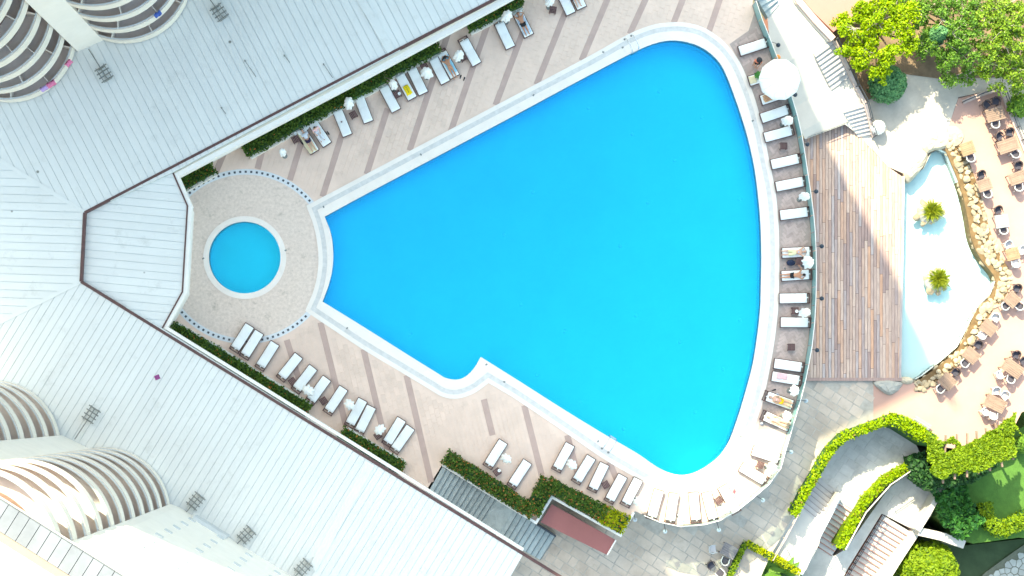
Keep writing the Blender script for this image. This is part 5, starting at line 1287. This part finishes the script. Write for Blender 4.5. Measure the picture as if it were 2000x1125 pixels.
TB = [
 (1944,223,.26,1.32,.95,'teak','teak table in the railed corner with leaf shade',[('d',1927,204,'in the railed corner, left of two at the top'),('d',1946,197,'in the railed corner, right of two at the top'),('w',1944,243,'below the table in the railed corner')]),
 (1969,284,.33,1.45,.95,'teak','teak table against the right railing, second from the top',[('d',1952,266,'above the second railing table, left'),('d',1972,258,'above the second railing table, right'),('w',1984,301,'below the second railing table')]),
 (1890,290,.35,1.0,.92,'tan_wood','tan table beside the top of the pond stones',[('w',1896,309,'below the tan table beside the pond stones')]),
 (1923,361,.33,1.0,.85,'teak','teak table left of the right edge table, beside the pond stones',[('d',1917,341,'above the second table along the pond stones'),('w',1929,379,'below the second table along the pond stones')]),
 (1988,347,.33,1.25,.85,'teak','teak table at the right edge, third from the top',[('d',1989,323,'above the third right edge table'),('w',1990,366,'below the third right edge table')]),
 (1957,432,.15,.95,.95,'grey_wood','grey topped table, the only grey one beside the pond stones',[('d',1950,410,'above the grey topped table'),('w',1960,450,'below the grey topped table')]),
 (1978,496,.25,.95,.85,'tan_wood','orange tan table surrounded by white chairs at the right edge',[('p',1970,478,'above the orange tan table'),('p',1984,515,'below the orange tan table'),('p',1998,488,'right of the orange tan table')]),
 (1977,585,-.75,.95,.95,'teak','teak table set diagonally where the pond stones bulge right',[('d',1987,563,'above the diagonal table by the stone bulge'),('w',1963,598,'left of the diagonal table by the stone bulge'),('w',1992,598,'right of the diagonal table by the stone bulge')]),
 (1931,640,-.68,1.1,.9,'teak','teak table second above the bottom of the pond stones row',[('p',1944,620,'upper right of the third lowest pond table'),('p',1918,655,'lower left of the third lowest pond table')]),
 (1897,694,-.72,1.1,.9,'teak','teak table next to last at the bottom of the pond stones row',[('d',1911,673,'upper right of the next to last pond table'),('w',1884,710,'lower left of the next to last pond table')]),
 (1851,745,-.75,1.1,.95,'teak','teak table lowest along the pond stones',[('d',1867,727,'upper right of the lowest pond table'),('w',1836,760,'lower left of the lowest pond table')]),
 (1978,719,-.62,1.5,.95,'teak','large teak table at the right edge above the vine',[('d',1985,693,'above the large right edge table, left one'),('d',2001,705,'above the large right edge table, right one'),('p',1953,732,'left of the large right edge table'),('w',1974,741,'below the large right edge table')]),
 (1944,788,-.46,1.5,.95,'teak','large teak table touching the vine pergola',[('p',1946,764,'above the table touching the vine, left one'),('p',1963,772,'above the table touching the vine, right one'),('p',1925,804,'below the table touching the vine, left one'),('p',1940,812,'below the table touching the vine, right one')])]
for (x, y, a, w, d_, m, l, chs) in TB:
    table(l, x, y, a, w, d_, M[m])
    for (k, cx, cy, wh) in chs: chair(k, cx, cy, x, y, wh)
table('dark slatted table beside the palm planter on the grey flagstones', 1424, 1076, -.5, 1.1, .9, M['dark_wood'], ZL + .02, 6, 'tables on the flagstones')
chair('p', 1392, 1073, 1424, 1068, 'standing left of the dark slatted table', ZL + .02)
chair('w', 1416, 1096, 1424, 1076, 'tucked below the dark slatted table', ZL + .02)
chair('d', 1389, 1104, 1400, 1118, 'at the bottom edge, turned away from the dark slatted table', ZL + .02)
chair('w', 1407, 1120, 1395, 1108, 'cut by the bottom edge near the palm planter', ZL + .02)
for o in CH.values(): remove_tree(o)
def bench(label, x, y, a, zb):
    c = G(x, y, zb + .45); t = thing('garden_bench', label, 'bench', (c.x, c.y, zb), a)
    for k in range(4): B().box((0, -.24 + k * .16, .44), (1.35, .14, .04)).build('slat', [M['grey_wood']], t)
    for s in (-1, 1): B().box((s * .55, 0, .21), (.09, .5, .42)).build('leg', [M['grey_wood']], t)
bench('weathered wooden bench at the edge of the peach terrace by the vine', 1800, 828, -.56, ZL + .01)
# white fluted parasol by the steps
t = thing('fluted_parasol', 'white fluted round parasol beside the garden steps', 'parasol'); p = G(1718, 247, ZL + 1.0); t.location = (p.x, p.y, ZL + .01)
B().tube([(0, 0, 0), (0, 0, 1.1)], .04, 8).build('pole', [M['fascia']], t)
b = B(); b.lathe([(.02, 1.25), (.15, 1.22), (.32, 1.1), (.46, .85), (.52, .55), (.50, .5)], 48, wob=lambda a, q: 1 + .012 * q * math.sin(16 * a)); b.build('canopy', [M['white_cloth']], t, True)
B().box((0, 0, .03), (.4, .4, .06)).build('base', [M['iron']], t)

# ------------------------------------------------------------------ terraced garden at the lower right
LAND = slab('upper_landing', [(1596,932),(1648,856),(1720,832),(1778,842),(1798,888),(1765,915),(1705,960),(1672,1000),(1638,978)], -5.9, M['pale_flag'])
slab('lower_path', [(1540,1006),(1560,985),(1605,1032),(1600,1062),(1575,1112),(1556,1130),(1496,1090)], -4.6, M['concrete'])
GPATH = slab('grey_path', [(1590,1066),(1630,1086),(1652,1072),(1735,955),(1772,925),(1850,945),(1835,985),(1795,1040),(1722,1003),(1656,1110),(1620,1180),(1540,1180),(1560,1130)], -7.6, M['pale_flag'])
tiles(GL([(1600,930),(1650,858),(1720,835),(1775,845),(1794,888),(1762,914),(1703,958),(1672,996),(1640,972)], -5.9), [], (.84, .54), .8, .55, .035, ('flagstone', 'flagstones'), M['pale_flag'], LAND, 200, -5.885, rowshift=.4, seed=21, vary=.3)
tiles(GL([(1652,1074),(1736,957),(1772,928),(1846,948),(1832,984),(1794,1036),(1722,1001),(1656,1106)], -7.6), [], (.84, .54), .8, .55, .035, ('flagstone', 'flagstones'), M['pale_flag'], GPATH, 200, -7.585, rowshift=.4, seed=22, vary=.3)
flight('terrace_stairs', 'shaded flight of steps beside the ivy wall at the lower right', (1600,934), (1637,964), (1560,996), (1602,1030), -5.9, -4.6, 8, M['step'], nose=M['step_shade'])
flight('terrace_stairs', 'sunlit flight of steps with red risers left of the second ivy hedge', (1636,972), (1682,1002), (1588,1062), (1624,1086), -5.9, -7.6, 10, M['step'], M['riser'], nose=M['riser'])
flight('terrace_stairs', 'long flight of steps with red risers at the bottom edge', (1724,1006), (1780,1040), (1644,1136), (1702,1172), -7.6, -10.1, 15, M['step'], M['riser'], nose=M['riser'])
iron_rail('pale handrail between the two upper flights of terrace steps', [(1637,970),(1600,1040),(1562,1120)], [-5.9, -4.9, -4.6], .9, 1.0, M['rail'], False)
iron_rail('dark and pale handrail beside the long bottom flight of steps', [(1722,1005),(1690,1058),(1650,1125)], [-7.6, -8.6, -9.7], .9, .6, M['iron'], False)
iron_rail('pale double handrail descending beside the white path', [(1556,1000),(1530,1050),(1505,1092)], [-3.5, -3.5, -3.6], .9, 1.2, M['pink_wall'], False)
gw = thing('garden_wall', 'narrow pale wall between the shaded and the sunlit terrace steps', 'wall')
band_path([(1641,964),(1620,1002),(1600,1042)], -4.5, .34, 4, 'wall_top', M['concrete'], gw)
gw = thing('garden_wall', 'cream retaining wall beside the long bottom flight of steps', 'wall')
band_path([(1792,1036),(1760,1084),(1700,1180)], -7.2, .55, 5, 'wall_top', M['concrete'], gw)
gw = thing('garden_wall', 'cream capped wall rising from the landing to the vine pergola', 'wall')
band_path([(1842,952),(1815,1000),(1793,1036)], -5.9, .38, 6, 'wall_top', M['concrete'], gw)
gw = thing('garden_wall', 'low pale stone wall below the dark shrubs at the lower right', 'wall')
band_path([(1795,1038),(1840,1048),(1884,1064)], -6.2, .6, 6, 'wall_top', M['concrete'], gw)
gw = thing('garden_wall', 'pale strip wall along the flagstones left of the ivy', 'wall')
band_path([(1600,905),(1572,960),(1548,1010)], -3.3, .42, 2.5, 'wall_top', M['concrete'], gw)
slab('lawn', [(1830,1010),(1850,900),(1930,870),(2080,790),(2080,1060),(1990,1050),(1900,1062)], -6.4, M['lawn'])
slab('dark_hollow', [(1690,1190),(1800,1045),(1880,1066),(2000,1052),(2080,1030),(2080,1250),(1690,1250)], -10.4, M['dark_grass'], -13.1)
# crazy paving
cp = slab('crazy_paving_path', [(2080,1020),(2000,1064),(1960,1092),(1925,1118),(1890,1150),(2000,1220),(2080,1180)], -10.3, mat('paving_joint', (.16, .16, .12), .95, .2, 2), -13)
rng = random.Random(9); cps = [Vector((x, y, 0)) for x, y in [(2080,1020),(2000,1064),(1960,1092),(1925,1118),(1890,1150),(2000,1220),(2080,1180)]]
pts = []
for _ in range(4000):
    rr_ = rng.choice((9, 11, 14, 18)); p = Vector((rng.uniform(1885, 2050), rng.uniform(1040, 1170), 0))
    if inside(p, cps) and all((p - q).length > rr_ for q in pts): pts.append(p)
M['paving'] = mat('crazy_stone', (.40, .40, .38), .85, .12, 1.5, rand=.14, bump=.3)
for p in pts:
    cell = [p + Vector((math.cos(a) * 19, math.sin(a) * 19, 0)) for a in [k * .5236 for k in range(12)]]
    for q in pts:
        if q is not p and (q - p).length < 44: cell = clip(cell, (p + q) / 2, (p - q).normalized())
    if len(cell) > 2:
        cen = sum(cell, Vector()) / len(cell); cell = [cen + (c - cen) * .90 for c in cell]
        if all(inside(c, cps) for c in cell): B().prism([[G(c.x, c.y, -10.26) for c in cell]], -10.4, -10.26).build('paving_stone', [M['paving']], cp)
# ivy hedges on the terrace walls
hedge('ivy_hedge', 'bright ivy hedge along the upper edge of the terraced garden', [(1552,1004),(1575,960),(1596,925),(1622,880),(1650,852),(1690,838),(1742,818)], 23, -7.1, 4.6, LF['lime'], 230, .11, 31, 0, None, dry=.05)
hedge('ivy_hedge', 'bright ivy hedge rising toward the vine pergola below the bench', [(1742,818),(1772,828),(1800,846),(1826,862)], 32, -7.1, 4.8, LF['lime'], 230, .11, 32)
hedge('ivy_hedge', 'second ivy hedge with a pale rail between the terrace steps', [(1644,1068),(1662,1030),(1692,978),(1730,938),(1772,914)], 23, -7.6, 2.5, LF['lime'], 230, .11, 33, 0, None, dry=.05, core=LF['vine'])
iron_rail('pale rail running along the second ivy hedge', [(1650,1072),(1690,1000),(1738,946),(1788,912)], -5.15, .35, 2.5, M['concrete'], False)
hedge('shrub_mass', 'dark leafy shrubs behind the second ivy hedge', [(1790,890),(1800,925),(1835,950)], 40, -7.0, 2.6, LF['deep'], 120, .20, 34, cat='shrubs')
hedge('shrub_mass', 'deep green large leaved shrubs between wall and lawn', [(1862,960),(1872,1000),(1900,1032)], 70, -6.4, 1.6, leaf_mat('leaf_big', (.015, .08, .02), (.06, .20, .03)), 90, .24, 35, cat='shrubs')
hedge('ivy_hedge', 'yellow green hedge curling round the lower end of the lawn', [(1925,985),(1932,1020),(1960,1036),(1990,1022),(2030,1000)], 36, -6.4, 1.1, LF['vine'], 220, .12, 36)
hedge('ivy_hedge', 'dark hedge under the front beams of the pergola', [(1850,945),(1900,935),(1945,905)], 22, -6.4, 2.2, LF['deep'], 160, .13, 37)
# vine pergola
pg = thing('vine_pergola', 'timber pergola thickly covered by a lime green vine', 'pergola'); ZV = -1.0
VINE = [(1806,846),(1836,866),(1862,850),(1880,872),(1900,862),(1915,848),(1935,842),(1958,822),(1984,806),(1990,848),(1982,888),(1950,906),(1905,918),(1865,926),(1840,938),(1822,926),(1812,896)]
vp = GL(VINE, ZV); rng = random.Random(77); b = B()
xa, xb, ya, yb = min(p.x for p in vp), max(p.x for p in vp), min(p.y for p in vp), max(p.y for p in vp)
k = 0
while k < 9500:
    p = Vector((rng.uniform(xa - .2, xb + .2), rng.uniform(ya - .2, yb + .2), 0)); q = p + Vector((noise.noise(p * 1.5), noise.noise(p * 1.5 + Vector((9, 3, 0))), 0)) * .35
    if not inside(q, vp) or noise.noise(p * .8 + Vector((5, 5, 0))) > .52: continue
    z = ZV + .12 + .22 * noise.noise(p * .9) + rng.uniform(-.22, .12); leaf(b, Vector((p.x, p.y, z)), .125 * rng.uniform(.6, 1.3), rdir(rng, .7), rng=rng); k += 1
b.build('vine', [LF['vine']], pg)
c0 = G(1900, 760, ZV)
for (x0, y0, x1, y1) in [(1848,850,1842,944),(1870,848,1865,936),(1890,846,1889,932),(1908,842,1912,926),(1926,836,1934,920),(1944,826,1958,912),(1960,816,1980,898)]:
    a, c = G(x0, y0, ZV - .1), G(x1, y1, ZV - .1); tt = (c - a).normalized(); s = Vector((-tt.y, tt.x, 0)) * .06
    B().prism([[a - s, c - s, c + s, a + s]], ZV - .24, ZV - .08, bottom=True).build('beam', [M['teak']], pg)
for (x, y) in [(1846,872),(1850,926),(1905,910),(1958,892),(1965,832)]: p = G(x, y, ZV); B().box((p.x, p.y, (ZV - 6.6) / 2 - .1), (.14, .14, -ZV * 0 + (ZV - .25 + 6.6))).build('post', [M['teak']], pg)
# palm planter at the bottom edge
hp = [(1462,1062),(1490,1078),(1524,1096),(1560,1118)]
hedge('planter_hedge', 'yellow hedge along the top of the palm planter at the bottom edge', hp, 17, ZL - .5, 1.2, LF['yellow'], 260, .10, 41)
hedge('planter_hedge', 'green hedge on the left side of the palm planter at the bottom edge', [(1458,1062),(1440,1095),(1425,1130)], 14, ZL - .5, 1.1, LF['vine'], 260, .10, 42)
slab('palm_bed', [(1458,1064),(1562,1116),(1590,1180),(1400,1180)], ZL - 1.6, M['lawn'])
for k, (x, y, l) in enumerate([(1472,1092,'uppermost'), (1500,1112,'middle'), (1528,1122,'rightmost'), (1462,1122,'leftmost')]):
    g = G(x, y, ZL - .2); g.z = ZL - 1.6; t = thing('palm_plant', f'broad leaved palm plant in the planter at the bottom edge, {l} of four', 'palm', g); rng = random.Random(50 + k)
    B().tube([(0, 0, 0), (0, 0, .8)], .12, 8, 0, .08).build('trunk', [M['bark']], t)
    for j in range(13):
        a = j * 2.4 + k; ln = rng.uniform(1.1, 1.7); el = rng.uniform(.3, .9); b = B(); prev = None
        for q in range(7):
            f = q / 6; r = ln * f; z = .8 + math.sin(el) * r * 1.1 - 1.0 * (f * ln) ** 2 * .45; w = .21 * math.sin(math.pi * min(1, f * .9 + .1)) + .008
            c = Vector((math.cos(a) * r, math.sin(a) * r, z)); s = Vector((-math.sin(a), math.cos(a), 0)) * w
            b.v += [tuple(c - s + Vector((0, 0, .05))), tuple(c), tuple(c + s + Vector((0, 0, .05)))]
            if q: o = (q - 1) * 3; b.f += [(o, o + 1, o + 4, o + 3), (o + 1, o + 2, o + 5, o + 4)]; b.m += [0, 0]
        b.build('frond', [LF['green'] if j % 3 else LF['deep']], t, True)
